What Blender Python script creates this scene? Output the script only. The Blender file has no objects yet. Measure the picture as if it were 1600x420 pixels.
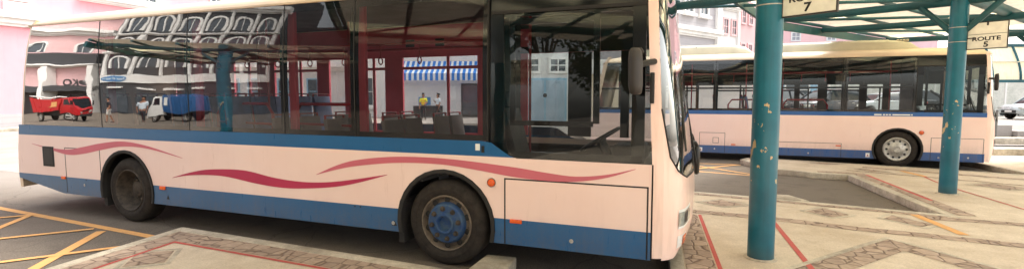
import bpy, bmesh, math, random
from math import sin, cos, pi, radians, sqrt
from mathutils import Vector, Matrix, Euler, noise as mnoise
random.seed(7)
SC = bpy.context.scene
COL = SC.collection

# ------------------------------------------------------------------ helpers
def lin(r, g, b):
    f = lambda c: (c/255/12.92) if c/255 <= .04045 else ((c/255+.055)/1.055)**2.4
    return (f(r), f(g), f(b), 1)

class NT:
    """tiny node helper"""
    def __init__(s, name):
        s.m = bpy.data.materials.new(name); s.m.use_nodes = True
        s.t = s.m.node_tree; s.t.nodes.clear()
        s.out = s.t.nodes.new('ShaderNodeOutputMaterial')
    def n(s, typ, ins=None, **kw):
        nd = s.t.nodes.new('ShaderNode'+typ)
        for k, v in kw.items(): setattr(nd, k, v)
        for k, v in (ins or {}).items():
            sock = nd.inputs[k]
            if isinstance(v, bpy.types.NodeSocket): s.t.links.new(v, sock)
            else: sock.default_value = v
        return nd
    def coord(s): return s.n('TexCoord').outputs['Object']
    def scaled(s, vec, sc, loc=(0,0,0), rot=(0,0,0)):
        return s.n('Mapping', {'Vector': vec, 'Scale': sc, 'Location': loc, 'Rotation': rot}).outputs[0]
    def noise(s, vec, scale, detail=4, rough=.55):
        return s.n('TexNoise', {'Vector': vec, 'Scale': scale, 'Detail': detail, 'Roughness': rough}).outputs['Fac']
    def ramp(s, fac, stops):
        r = s.n('ValToRGB', {'Fac': fac}); e = r.color_ramp.elements
        while len(e) < len(stops): e.new(.5)
        for el, (p, c) in zip(e, stops):
            el.position = p; el.color = c if len(c) == 4 else (*c, 1)
        return r.outputs[0]
    def rng(s, fac, a, b, c, d):
        return s.n('MapRange', {'Value': fac, 'From Min': a, 'From Max': b, 'To Min': c, 'To Max': d}).outputs[0]
    def mix(s, fac, a, b, mode='MIX'):
        nd = s.n('Mix', data_type='RGBA', blend_type=mode)
        for i, v in ((0, fac), (6, a), (7, b)):
            if isinstance(v, bpy.types.NodeSocket): s.t.links.new(v, nd.inputs[i])
            else: nd.inputs[i].default_value = v
        return nd.outputs[2]
    def math(s, op, a, b=0):
        nd = s.n('Math', operation=op)
        for i, v in ((0, a), (1, b)):
            if isinstance(v, bpy.types.NodeSocket): s.t.links.new(v, nd.inputs[i])
            else: nd.inputs[i].default_value = v
        return nd.outputs[0]
    def bump(s, h, strength=.3, dist=.02):
        return s.n('Bump', {'Height': h, 'Strength': strength, 'Distance': dist}).outputs[0]
    def bsdf(s, color, rough=.6, metal=0, normal=None, coat=0, spec=.5, **kw):
        ins = {'Base Color': color, 'Roughness': rough, 'Metallic': metal, 'Coat Weight': coat, 'Specular IOR Level': spec}
        if normal is not None: ins['Normal'] = normal
        ins.update(kw)
        return s.n('BsdfPrincipled', ins).outputs[0]
    def done(s, sh):
        s.t.links.new(sh, s.out.inputs[0]); return s.m

def simple(name, c, rough=.6, metal=0, var=.18, scale=6, bump=.0, coat=0, spec=.5):
    t = NT(name); v = t.coord()
    f = t.noise(v, scale, 5)
    d = tuple(x*(1-var) for x in c[:3])+(1,); l = tuple(min(1, x*(1+var*.6)) for x in c[:3])+(1,)
    colr = t.ramp(f, [(.3, d), (.7, l)])
    nrm = t.bump(t.noise(v, scale*12, 3), bump, .01) if bump else None
    r = t.rng(f, .3, .7, rough*.85, min(1, rough*1.15))
    return t.done(t.bsdf(colr, r, metal, nrm, coat, spec))

class MB:
    def __init__(s): s.v = []; s.f = []
    def add(s, vs, fs):
        o = len(s.v); s.v += [tuple(p) for p in vs]; s.f += [tuple(i+o for i in f) for f in fs]; return s
    def box(s, x0, x1, y0, y1, z0, z1):
        v = [(x, y, z) for z in (z0, z1) for y in (y0, y1) for x in (x0, x1)]
        return s.add(v, [(0,2,3,1),(4,5,7,6),(0,1,5,4),(2,6,7,3),(0,4,6,2),(1,3,7,5)])
    def obox(s, c, ax, hx, hy, z0, z1):
        """box with horizontal axis angle ax about z"""
        ca, sa = cos(ax), sin(ax); vs = []
        for z in (z0, z1):
            for y in (-hy, hy):
                for x in (-hx, hx):
                    vs.append((c[0]+x*ca-y*sa, c[1]+x*sa+y*ca, z))
        return s.add(vs, [(0,2,3,1),(4,5,7,6),(0,1,5,4),(2,6,7,3),(0,4,6,2),(1,3,7,5)])
    def tube(s, pts, r, n=10, cap=True):
        pts = [Vector(p) for p in pts]; rs = r if isinstance(r, (list, tuple)) else [r]*len(pts)
        up = Vector((0,0,1)); rings = []; prev = None
        for i, p in enumerate(pts):
            t = (pts[min(i+1, len(pts)-1)]-pts[max(i-1, 0)]).normalized()
            a = (prev - t*prev.dot(t)) if prev is not None else t.cross(up)
            if a.length < 1e-4: a = t.cross(Vector((1,0,0)))
            a.normalize(); b = t.cross(a); prev = a
            rings.append([p+a*cos(2*pi*k/n)*rs[i]+b*sin(2*pi*k/n)*rs[i] for k in range(n)])
        vs = [q for g in rings for q in g]; fs = []
        for i in range(len(pts)-1):
            for k in range(n):
                fs.append((i*n+k, i*n+(k+1) % n, (i+1)*n+(k+1) % n, (i+1)*n+k))
        if cap: fs += [tuple(range(n-1, -1, -1)), tuple((len(pts)-1)*n+k for k in range(n))]
        return s.add(vs, fs)
    def bar(s, a, b, w, h):
        """rectangular bar from a to b, width w horizontal, height h"""
        a, b = Vector(a), Vector(b); t = (b-a).normalized()
        side = t.cross(Vector((0,0,1)))
        side = side.normalized() if side.length > 1e-4 else Vector((1,0,0))
        up = side.cross(t).normalized(); vs = []
        for p in (a, b):
            for q in ((-1,-1),(1,-1),(1,1),(-1,1)): vs.append(p+side*q[0]*w/2+up*q[1]*h/2)
        return s.add(vs, [(3,2,1,0),(4,5,6,7),(0,1,5,4),(1,2,6,5),(2,3,7,6),(3,0,4,7)])
    def lathe(s, prof, c, axis='y', n=40):
        """prof: list of (axial, radius)"""
        vs = []; m = len(prof)
        for k in range(n):
            a = 2*pi*k/n
            for (h, r) in prof:
                u, w = r*cos(a), r*sin(a)
                vs.append({'y': (c[0]+u, c[1]+h, c[2]+w), 'z': (c[0]+u, c[1]+w, c[2]+h), 'x': (c[0]+h, c[1]+u, c[2]+w)}[axis])
        fs = []
        for k in range(n):
            k2 = (k+1) % n
            for j in range(m-1): fs.append((k*m+j, k*m+j+1, k2*m+j+1, k2*m+j))
        return s.add(vs, fs)
    def grid(s, rows):
        m = len(rows[0]); vs = [p for r in rows for p in r]
        return s.add(vs, [(i*m+j, i*m+j+1, (i+1)*m+j+1, (i+1)*m+j) for i in range(len(rows)-1) for j in range(m-1)])
    def poly(s, pts): return s.add(pts, [tuple(range(len(pts)))])
    def prism(s, pts, z0, z1):
        n = len(pts)
        return s.add([(x, y, z0) for x, y in pts]+[(x, y, z1) for x, y in pts],
            [tuple(range(n-1, -1, -1)), tuple(range(n, 2*n))]+[(i, (i+1) % n, n+(i+1) % n, n+i) for i in range(n)])
    def build(s, name, m, parent=None, smooth=False, bev=0, recalc=True, angle=35):
        me = bpy.data.meshes.new(name)
        bm = bmesh.new()
        vs = [bm.verts.new(p) for p in s.v]
        for f in s.f:
            try: bm.faces.new([vs[i] for i in f])
            except ValueError: pass
        if recalc: bmesh.ops.recalc_face_normals(bm, faces=bm.faces)
        big = [f for f in bm.faces if len(f.verts) > 6]
        if bev:
            ed = [e for e in bm.edges if len(e.link_faces) == 2 and e.calc_face_angle() > radians(40)]
            bmesh.ops.bevel(bm, geom=ed, offset=bev, segments=2, affect='EDGES', profile=.6, clamp_overlap=True)
            big = [f for f in bm.faces if len(f.verts) > 6]
        if big: bmesh.ops.triangulate(bm, faces=big, ngon_method='EAR_CLIP')
        bm.to_mesh(me); bm.free()
        if smooth or bev:
            me.shade_smooth(); me.set_sharp_from_angle(angle=radians(angle))
        me.materials.append(m)
        o = bpy.data.objects.new(name, me); COL.objects.link(o)
        if parent is not None: o.parent = parent
        return o

def empty(name, loc=(0,0,0), rz=0):
    o = bpy.data.objects.new(name, None); COL.objects.link(o)
    o.location = loc; o.rotation_euler = (0, 0, rz); o.empty_display_size = .2; return o
def tag(o, label=None, cat=None, group=None, kind=None):
    if label: o['label'] = label
    if cat: o['category'] = cat
    if group: o['group'] = group
    if kind: o['kind'] = kind
    return o
def thing(name, label, cat, loc=(0,0,0), rz=0, group=None): return tag(empty(name, loc, rz), label, cat, group)
def struct(o): o['kind'] = 'structure'; return o
def copy_tree(o, parent=None):
    c = o.copy(); COL.objects.link(c); c.parent = parent
    for ch in list(o.children): copy_tree(ch, c)
    return c
def text(name, body, size, m, parent, mw, align='CENTER', ext=.001, sx=1.0):
    cu = bpy.data.curves.new(name, 'FONT'); cu.body = body; cu.size = size
    cu.align_x = align; cu.align_y = 'CENTER'; cu.extrude = ext; cu.offset = size*.028
    t = bpy.data.objects.new(name, cu); COL.objects.link(t)
    dg = bpy.context.evaluated_depsgraph_get()
    me = bpy.data.meshes.new_from_object(t.evaluated_get(dg))
    bpy.data.objects.remove(t); me.name = name
    me.transform(Matrix.Diagonal((sx, 1, 1, 1))); me.transform(mw)
    me.materials.clear(); me.materials.append(m)
    o = bpy.data.objects.new(name, me); COL.objects.link(o)
    if parent is not None: o.parent = parent
    return o
def upright(loc, ang):
    """matrix for text standing up; ang = direction (about z) of the reading direction"""
    return Matrix.Translation(loc) @ Matrix.Rotation(ang, 4, 'Z') @ Matrix.Rotation(pi/2, 4, 'X')

# ------------------------------------------------------------------ camera
cam = bpy.data.objects.new('camera', bpy.data.cameras.new('camera')); COL.objects.link(cam)
cam.data.sensor_width = 36; cam.data.sensor_fit = 'HORIZONTAL'; cam.data.lens = 36*780/1600
YAW = .3695
CAM = Vector((2.563, -4.734, 1.868))
cam.location = CAM; cam.rotation_euler = (pi/2-.0767, 0, YAW)
cam.data.clip_start = .05; cam.data.clip_end = 2000
SC.camera = cam
CX = Vector((cos(YAW), sin(YAW), 0)); CF = Vector((-sin(YAW), cos(YAW), 0))
def world(a, b, z=0):
    """a metres to the right of, b metres ahead of the place the photograph was taken from"""
    p = CAM+CX*a+CF*b; return Vector((p.x, p.y, z))
def mworld(a, b, z=0):
    p = world(a, b, z); return Vector((p.x, -p.y, p.z))

# ------------------------------------------------------------------ light
w = bpy.data.worlds.new('World'); SC.world = w; w.use_nodes = True
nt = w.node_tree; bg = nt.nodes['Background']
sky = nt.nodes.new('ShaderNodeTexSky'); sky.sky_type = 'NISHITA'; sky.sun_disc = False
SUN_EL, SUN_AZ = radians(60), radians(45)      # azimuth clockwise from +y
sky.sun_elevation = SUN_EL; sky.sun_rotation = SUN_AZ
sky.air_density = 1.0; sky.dust_density = 4.0; sky.ozone_density = .6
hs = nt.nodes.new('ShaderNodeHueSaturation'); hs.inputs['Saturation'].default_value = .32; hs.inputs['Value'].default_value = 3.8
wm = nt.nodes.new('ShaderNodeMix'); wm.data_type = 'RGBA'; wm.blend_type = 'MULTIPLY'; wm.inputs[0].default_value = 1
wm.inputs[7].default_value = (1.0, .985, .95, 1)
nt.links.new(sky.outputs[0], hs.inputs['Color']); nt.links.new(hs.outputs[0], wm.inputs[6]); nt.links.new(wm.outputs[2], bg.inputs[0])
bg.inputs[1].default_value = .15
sun = bpy.data.objects.new('sun', bpy.data.lights.new('sun', 'SUN')); COL.objects.link(sun)
sun.data.energy = 3.0; sun.data.angle = radians(14); sun.data.color = (1, .955, .89)
sd = Vector((sin(SUN_AZ)*cos(SUN_EL), cos(SUN_AZ)*cos(SUN_EL), sin(SUN_EL)))
sun.rotation_euler = sd.to_track_quat('Z', 'Y').to_euler(); sun.location = (0, 0, 30)
SC.view_settings.view_transform = 'Standard'; SC.view_settings.look = 'None'
SC.view_settings.exposure = 0; SC.view_settings.gamma = 1
SC.cycles.max_bounces = 10; SC.cycles.transparent_max_bounces = 24; SC.cycles.glossy_bounces = 4
SC.cycles.caustics_reflective = False; SC.cycles.caustics_refractive = False
try:
    SC.cycles.use_denoising = True
except Exception: pass

# ------------------------------------------------------------------ materials
def asphalt_mat():
    t = NT('asphalt'); v = t.coord()
    big = t.noise(v, .35, 5); fine = t.noise(v, 55, 4, .7); mid = t.noise(v, 2.4, 6)
    c = t.ramp(fine, [(.3, lin(70, 64, 58)), (.72, lin(128, 118, 106))])
    c = t.mix(t.rng(big, .35, .65, 0, .55), c, lin(116, 104, 92))
    c = t.mix(t.rng(mid, .52, .75, 0, .5), c, lin(74, 66, 59))
    cr = t.n('TexVoronoi', {'Vector': v, 'Scale': 42}).outputs['Distance']
    c = t.mix(t.rng(cr, .0, .16, .45, 0), c, lin(176, 164, 146))
    q = t.n('SeparateXYZ', {'Vector': v}).outputs
    lg = t.math('MULTIPLY', t.rng(t.math('ADD', q[0], t.math('MULTIPLY', big, 3)), -5.5, -11, 0, .85), t.rng(q[1], -.4, 1.4, 0, 1))
    c = t.mix(lg, c, lin(140, 132, 124))  # overexposed brightness at the left rear, painted into the asphalt colour
    crk = t.n('TexVoronoi', {'Vector': t.mix(.25, v, t.n('TexNoise', {'Vector': v, 'Scale': 1.5, 'Detail': 6}).outputs['Color'], 'ADD'), 'Scale': .55}, feature='DISTANCE_TO_EDGE').outputs['Distance']
    c = t.mix(t.rng(crk, .0, .007, .4, 0), c, lin(44, 40, 36))
    return t.done(t.bsdf(c, .9, 0, t.bump(fine, .6, .01), spec=.3))
def concrete_mat(name, a, b, stain, sc=1.0):
    t = NT(name); v = t.coord()
    big = t.noise(v, .55*sc, 6, .62); mid = t.noise(v, 3.2*sc, 7, .68); fine = t.noise(v, 60, 3, .7)
    c = t.ramp(mid, [(.28, a), (.72, b)])
    c = t.mix(t.rng(big, .45, .72, 0, .7), c, stain)
    sp = t.n('TexVoronoi', {'Vector': v, 'Scale': 9}).outputs['Distance']
    oil = t.noise(v, 1.3, 7, .75)
    c = t.mix(t.rng(oil, .56, .72, 0, .5), c, tuple(x*.6 for x in stain[:3])+(1,))
    c = t.mix(t.rng(sp, .02, .10, .7, 0), c, tuple(x*.45 for x in stain[:3])+(1,))
    c = t.mix(t.rng(fine, .3, .7, .45, 0), c, tuple(x*.5 for x in a[:3])+(1,))
    return t.done(t.bsdf(c, .88, 0, t.bump(t.math('ADD', fine, mid), .4, .012), spec=.3))
def brick_mat():
    t = NT('paving_brick'); v = t.coord()
    warp = t.n('TexNoise', {'Vector': v, 'Scale': 4.0, 'Detail': 2}).outputs['Color']
    vv = t.mix(.06, v, warp, 'ADD')
    d = t.n('TexVoronoi', {'Vector': vv, 'Scale': 5.5, 'Randomness': .55}, feature='DISTANCE_TO_EDGE').outputs['Distance']
    cell = t.n('TexVoronoi', {'Vector': vv, 'Scale': 5.5, 'Randomness': .55}).outputs['Color']
    n = t.noise(v, 14, 6, .7)
    c = t.ramp(n, [(.3, lin(154, 134, 117)), (.7, lin(188, 167, 148))])
    cv = t.n('SeparateColor', {'Color': cell}).outputs[0]
    c = t.mix(t.rng(cv, 0, 1, 0, .45), c, lin(124, 106, 94))
    c = t.mix(t.rng(d, .012, .05, .85, 0), c, lin(104, 86, 74))
    return t.done(t.bsdf(c, .85, 0, t.bump(t.rng(d, 0, .08, 0, 1), .7, .015), spec=.3))
def mark_mat(name, a, worn, amount=.5):
    t = NT(name); v = t.coord()
    n = t.noise(v, 7, 8, .75); f = t.noise(v, 40, 3, .7)
    c = t.mix(t.rng(n, .5, .72, 0, amount), a, worn)
    c = t.mix(t.rng(f, .35, .6, .3, 0), c, worn)
    return t.done(t.bsdf(c, .8, spec=.3))
M = {}
M['asphalt'] = asphalt_mat()
M['pave'] = concrete_mat('worn_concrete_pavement', lin(196, 180, 158), lin(223, 208, 187), lin(172, 152, 126))
M['kerb'] = concrete_mat('kerb_concrete', lin(168, 158, 140), lin(226, 214, 194), lin(112, 102, 88), 2.6)
M['brick'] = brick_mat()
M['yellow'] = mark_mat('yellow_road_paint', lin(218, 162, 98), lin(158, 132, 104), .65)
M['redline'] = mark_mat('red_line_paint', lin(184, 78, 74), lin(160, 118, 100), .7)
M['street'] = concrete_mat('bright_street', lin(150, 142, 135), lin(174, 167, 160), lin(130, 122, 115), .4)

def bus_paint(name, zb, s0, s1, blue):
    t = NT(name); v = t.coord(); z = t.n('SeparateXYZ', {'Vector': v}).outputs
    zz = z[2]
    big = t.noise(v, .9, 5, .6); st = t.noise(t.scaled(v, (5, 5, .5)), 1.6, 7, .72); fine = t.noise(v, 24, 4, .7); patch = t.noise(v, .7, 3)
    pink = t.ramp(big, [(.3, lin(244, 211, 200)), (.7, lin(249, 221, 211))])
    bl = t.ramp(big, [(.3, blue), (.7, tuple(x*1.25 for x in blue[:3])+(1,))])
    # blue fades to a paler tone towards the rear
    fade = t.rng(z[0], -7.5, -1.0, .38, 0)
    bl = t.mix(fade, bl, lin(96, 128, 150))
    isb = t.math('LESS_THAN', zz, zb)
    iss = t.math('MULTIPLY', t.math('GREATER_THAN', zz, s0), t.math('LESS_THAN', zz, s1))
    c = t.mix(t.math('MAXIMUM', isb, iss), pink, bl)
    grime = t.math('MULTIPLY', t.math('MULTIPLY', t.rng(st, .52, .85, 0, .26), t.rng(patch, .4, .65, .1, 1)), t.rng(zz, 1.5, .3, .2, .9))
    c = t.mix(grime, c, lin(150, 124, 98))
    low = t.math('MULTIPLY', t.rng(zz, .66, .3, 0, .5), t.rng(t.math('ADD', t.math('MULTIPLY', fine, .5), t.math('MULTIPLY', st, .5)), .4, .62, .25, 1))
    c = t.mix(low, c, lin(104, 92, 80))
    dn = t.noise(t.scaled(v, (1, 1, .6)), 1.1, 3)
    return t.done(t.bsdf(c, t.rng(st, .3, .7, .24, .42), 0, t.bump(dn, .05, .05), coat=.35, **{'Coat Roughness': .12}))
def glass_mat(name, tint, rmin, wav=.02, gain=1.5, gl=(.95, .95, .93, 1)):
    t = NT(name); v = t.coord()
    h = t.noise(t.scaled(v, (1, 1, 1.7)), 1.15, 1.5, .4)
    nrm = t.bump(h, 1.0, wav)
    fr = t.n('Fresnel', {'IOR': 1.5, 'Normal': nrm}).outputs[0]
    f = t.math('MINIMUM', t.math('MAXIMUM', t.rng(fr, .045, .115, rmin, gain), rmin), .95)
    dirt = t.noise(v, 5, 6, .7)
    tr = t.n('BsdfTransparent', {'Color': tint}).outputs[0]
    gg = t.n('BsdfGlossy', {'Color': gl, 'Roughness': t.rng(dirt, .4, .8, .0, .035), 'Normal': nrm}).outputs[0]
    s = t.n('MixShader', {0: f, 1: tr, 2: gg}).outputs[0]
    df = t.n('BsdfDiffuse', {'Color': (.35, .33, .3, 1)}).outputs[0]
    s = t.n('MixShader', {0: t.rng(dirt, .45, .8, .001, .012), 1: s, 2: df}).outputs[0]
    return t.done(s)
M['glass'] = glass_mat('tinted_bus_glass', (.80, .77, .75, 1), .036, .0028, .74)
M['glassrear'] = glass_mat('dark_tinted_bus_glass', (.42, .40, .39, 1), .07, .0034, .62, (.86, .85, .83, 1))
M['glassfar'] = glass_mat('lightly_tinted_bus_glass', (.93, .92, .91, 1), .05, .003, .5)
M['cabglass'] = glass_mat('cab_glass', (.58, .61, .59, 1), .036, .003, .5)
M['screen'] = glass_mat('windscreen_glass', (.78, .82, .80, 1), .26, .010, .7)
M['clear'] = glass_mat('clear_glass', (.88, .90, .89, 1), .04, .003, .2)
M['winglass'] = simple('dark_window_glass', lin(72, 80, 88), .12, 0, .3, 1.5, spec=.8)
M['carglass'] = simple('car_glass', lin(34, 38, 42), .06, 0, .2, 2, spec=.9)
M['black'] = simple('black_trim', (.012, .012, .012, 1), .45, 0, .3, 9)
M['frit'] = simple('black_glass_border', (.008, .008, .009, 1), .12, 0, .2, 4)
M['rubber'] = simple('rubber_seal', (.02, .018, .017, 1), .7, 0, .3, 20, .2)
def tyre_mat():
    t = NT('tyre_rubber'); v = t.coord(); n = t.noise(v, 9, 6, .7)
    c = t.ramp(n, [(.3, lin(30, 26, 24)), (.75, lin(62, 55, 49))])
    return t.done(t.bsdf(c, .82, 0, t.bump(t.noise(v, 60, 3), .4, .006), spec=.3))
M['tyre'] = tyre_mat()
def dirtymetal(name, a, b, rough, metal):
    t = NT(name); v = t.coord(); n = t.noise(v, 11, 7, .72)
    c = t.ramp(n, [(.36, a), (.62, b)])
    return t.done(t.bsdf(c, rough, metal, t.bump(n, .15, .01)))
M['rim'] = dirtymetal('dusty_wheel_rim', lin(94, 84, 74), lin(128, 114, 99), .7, .1)
M['hub'] = dirtymetal('blue_painted_hub', lin(22, 62, 116), lin(62, 84, 106), .6, .1)
M['silver'] = dirtymetal('silver_wheel_cover', lin(150, 146, 140), lin(204, 200, 192), .4, .35)
M['wheelrear'] = dirtymetal('dark_rear_rim', lin(46, 40, 35), lin(82, 72, 62), .8, .05)
M['maroon'] = simple('maroon_interior_panel', lin(212, 88, 106), .5, 0, .2, 1.6)
M['mrail'] = simple('maroon_handrail', lin(150, 34, 46), .35, 0, .15, 6)
M['cabin'] = simple('grey_cabin_lining', lin(44, 38, 38), .75, 0, .25, 3)
M['seat'] = simple('blue_grey_seat', lin(104, 116, 150), .7, 0, .25, 7)
M['seatgrey'] = simple('grey_seat', lin(112, 108, 108), .7, 0, .2, 7)
M['cream'] = simple('cream_roof_paint', lin(226, 202, 174), .45, 0, .12, 1.4)
M['creamroof'] = simple('cream_roof_unit', lin(206, 198, 170), .5, 0, .14, 2.2)
M['teal'] = None
def teal_mat():
    t = NT('teal_post_paint'); v = t.coord(); z = t.n('SeparateXYZ', {'Vector': v}).outputs[2]
    n = t.noise(v, 1.8, 5, .6); chip = t.noise(t.scaled(v, (1, 1, .7)), 8.5, 7, .6)
    c = t.ramp(n, [(.3, lin(9, 88, 108)), (.7, lin(18, 112, 132))])
    st = t.noise(t.scaled(v, (14, 14, .5)), 1.6, 5, .6)
    c = t.mix(t.rng(st, .5, .78, 0, .4), c, lin(12, 62, 74))
    zone = t.math('MULTIPLY', t.rng(z, .8, 1.25, 0, 1), t.rng(z, 2.15, 1.7, 0, 1))
    thr = t.math('GREATER_THAN', t.math('ADD', chip, t.math('MULTIPLY', zone, .115)), .705)
    c = t.mix(thr, c, lin(196, 172, 128))
    c = t.mix(t.rng(z, .32, .13, 0, .55), c, lin(60, 66, 62))
    return t.done(t.bsdf(c, t.rng(chip, .3, .7, .28, .42), 0, t.bump(thr, -.4, .003), coat=.2))
M['teal'] = teal_mat()
M['tealbeam'] = simple('teal_beam_paint', lin(22, 84, 92), .5, 0, .3, 2.5)
def sheet_mat(name, a, b, trans):
    t = NT(name); v = t.coord(); n = t.noise(v, 1.4, 6, .65); st = t.noise(t.scaled(v, (6, 1, 1)), 2, 5)
    c = t.ramp(n, [(.3, a), (.7, b)]); c = t.mix(t.rng(st, .5, .8, 0, .35), c, lin(150, 130, 96))
    d = t.bsdf(c, .6); tr = t.n('BsdfTranslucent', {'Color': c}).outputs[0]
    return t.done(t.n('MixShader', {0: trans, 1: d, 2: tr}).outputs[0])
M['fibre'] = sheet_mat('cream_translucent_sheet', lin(238, 226, 176), lin(250, 242, 206), .82)
M['roofsheet'] = sheet_mat('beige_roof_sheet', lin(196, 184, 164), lin(222, 210, 190), .32)
M['panel'] = sheet_mat('cream_fascia_sheet', lin(240, 230, 190), lin(250, 243, 212), .3)
M['signwhite'] = simple('weathered_sign_white', lin(248, 243, 230), .5, 0, .12, 9)
M['ink'] = simple('black_lettering', (.012, .012, .012, 1), .5, 0, .2, 8)
M['wood'] = simple('grey_bracket', lin(120, 118, 112), .5, .4, .2, 8)
def wall_mat(name, c, sc=.5, line=0):
    t = NT(name); v = t.coord(); n = t.noise(v, sc, 6, .6); st = t.noise(t.scaled(v, (3, 3, .25)), 1.5, 6, .65)
    d = tuple(x*.88 for x in c[:3])+(1,)
    k = t.ramp(n, [(.3, d), (.7, c)]); k = t.mix(t.rng(st, .52, .8, 0, .28), k, tuple(x*.62 for x in c[:3])+(1,))
    if line:
        z = t.n('SeparateXYZ', {'Vector': v}).outputs[2]
        m = t.math('LESS_THAN', t.math('FRACT', t.math('MULTIPLY', z, line)), .06)
        k = t.mix(t.math('MULTIPLY', m, .35), k, (.1, .1, .1, 1))
    return t.done(t.bsdf(k, .85, spec=.3))
M['pinkwall'] = wall_mat('pink_rendered_wall', lin(232, 164, 172))
M['pinkpale'] = wall_mat('pale_pink_wall', lin(232, 190, 190))
M['greywall'] = wall_mat('grey_clapboard_wall', lin(178, 174, 176), .5, 3)
M['whitewall'] = wall_mat('white_rendered_wall', lin(226, 224, 222))
M['whitetrim'] = wall_mat('white_trim', lin(240, 238, 234), 1)
M['bluegrey'] = wall_mat('pale_blue_wall', lin(150, 190, 214))
M['charcoal'] = wall_mat('charcoal_wall', lin(74, 75, 78))
M['creamwall'] = wall_mat('cream_wall', lin(238, 226, 200))
M['darkgrey'] = simple('dark_grey_plastic', lin(50, 46, 46), .5, 0, .2, 8)
M['amber'] = simple('amber_lens', lin(232, 96, 34), .25, 0, .15, 20, coat=.5)
M['lamp'] = simple('clear_lamp_lens', lin(190, 190, 182), .12, .3, .25, 14, coat=.5)
M['rose'] = simple('rose_decal', lin(206, 106, 120), .35, 0, .08, 1.2)
M['crimson'] = simple('crimson_decal', lin(184, 48, 84), .35, 0, .1, 1.2)
M['white'] = simple('white_paint', lin(236, 236, 232), .4, 0, .08, 5)
M['carred'] = simple('red_truck_paint', lin(176, 24, 30), .3, 0, .12, 2, coat=.4)
M['carblue'] = simple('blue_box_paint', lin(40, 92, 146), .5, 0, .15, 2)
M['cardark'] = simple('dark_car_paint', lin(58, 60, 66), .25, .3, .12, 2, coat=.5)
M['carsilver'] = simple('silver_car_paint', lin(176, 184, 184), .3, .3, .1, 2, coat=.5)
M['signblue'] = simple('blue_sign', lin(66, 126, 176), .5, 0, .1, 4)
M['poster'] = simple('pale_blue_poster', lin(160, 182, 200), .5, 0, .1, 3)
M['skin'] = simple('skin', lin(150, 104, 80), .6, 0, .12, 12)
M['hair'] = simple('dark_hair', lin(26, 22, 20), .6, 0, .3, 20)
M['hivis'] = simple('yellow_vest_fabric', lin(220, 224, 40), .8, 0, .12, 9)
M['orange'] = simple('orange_reflective_tape', lin(240, 130, 60), .6, 0, .1, 9)
M['paleshirt'] = simple('pale_blue_shirt', lin(206, 218, 228), .8, 0, .1, 9)
M['darkcloth'] = simple('dark_trousers', lin(40, 40, 46), .85, 0, .2, 9)
M['whitecloth'] = simple('white_shorts', lin(226, 222, 214), .85, 0, .1, 9)

# ------------------------------------------------------------------ ground
struct(MB().poly([(-400,-400,0),(400,-400,0),(400,400,0),(-400,400,0)]).build('ground', M['asphalt']))
bays = [(-3.89,-.23),(.04,-.38),(2.40,-.80),(2.05,2.97),(1.5,3.0),(.67,3.37),(-.02,4.98),(.4,5.12),(2.44,4.89),(3.72,4.71),(5.89,4.33),
        (5.55,8.17),(5.0,8.2),(4.17,8.57),(3.5,10.26),(3.7,10.72),(4.42,10.72),(7.29,10.12),(9.42,9.55),(9.08,13.4),(8.5,13.5),(7.7,13.9),(6.9,15.6)]
lead = [(-3.0,-6.5),(-3.61,-1.85)]
outline = lead+bays+[(7.6,16.2),(13,15.2),(20,14.5),(20,-24),(-3.0,-24)]
struct(MB().prism([(x, y) for x, y in outline], .004, .128).build('pavement', M['pave']))
def offs(path, d):
    out = []
    for i, p in enumerate(path):
        a = Vector(path[max(i-1, 0)]); b = Vector(path[min(i+1, len(path)-1)]); q = Vector(p)
        n = Vector((0, 0))
        for u, v in ((a, q), (q, b)):
            t = v-u
            if t.length > 1e-6: t.normalize(); n += Vector((t.y, -t.x))
        n.normalize()
        t = (q-a) if (q-a).length > 1e-6 else (b-q)
        t.normalize(); k = max(.45, n.dot(Vector((t.y, -t.x))))
        out.append(tuple(q+n*d/k))
    return out
def ribbon(path, d0, d1, z0, z1=None):
    a, b = offs(path, d0), offs(path, d1); mb = MB()
    for i in range(len(path)-1):
        q = [a[i], a[i+1], b[i+1], b[i]]
        if z1 is None: mb.add([(x, y, z0) for x, y in q], [(0, 1, 2, 3)])
        else: mb.prism(q, z0, z1)
    return mb
kp = lead+bays
struct(ribbon(kp, -.012, .135, .002, .134).build('kerb', M['kerb'], bev=.012))
struct(ribbon(lead+bays[:4], .15, .44, .132).build('brick_band', M['brick']))
struct(ribbon(lead+bays[:4], .455, .5, .1325).build('painted_line', M['redline']))
struct(ribbon(bays[8:11], .15, .30, .132).build('brick_band', M['brick']))
struct(ribbon(bays[10:13], .15, .40, .132).build('brick_band', M['brick']))
struct(ribbon([(5.93,8.32),(6.13,5.48)], -.03, .035, .1325).build('painted_line', M['redline']))
struct(ribbon([(7.02,8.55),(6.97,7.75),(7.02,6.7),(7.1,6.0),(7.3,4.0)], -.02, .02, .1325).build('painted_line', M['redline']))
struct(ribbon([(3.44,3.5),(3.49,2.9),(3.61,.94),(3.7,-.6)], -.03, .03, .1325).build('painted_line', M['redline']))
struct(ribbon([(1.9,3.3),(2.47,3.2),(3.19,3.16),(3.54,3.12),(4.5,2.92),(5.15,2.86),(6.1,2.74),(9,2.3),(14,1.6)], -.13, .11, .1315).build('brick_band', M['brick']))
struct(ribbon([(5.5,3.98),(6.0,4.02),(6.7,4.0),(9,3.7),(14,3.0)], -.1, .12, .1315).build('brick_band', M['brick']))
struct(ribbon([(3.0,.1),(3.86,1.16),(4.70,2.26),(5.22,1.58),(6.4,.1)], -.16, .15, .1318).build('brick_band', M['brick']))
struct(ribbon([(3.0,.35),(3.72,1.3),(4.69,2.55),(5.36,1.68),(6.6,.1)], -.035, .03, .1337).build('joint_line', M['kerb']))
struct(ribbon([(6.2,9.72),(8.5,8.9),(12,7.6)], -.1, .1, .1315).build('brick_band', M['brick']))
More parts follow.
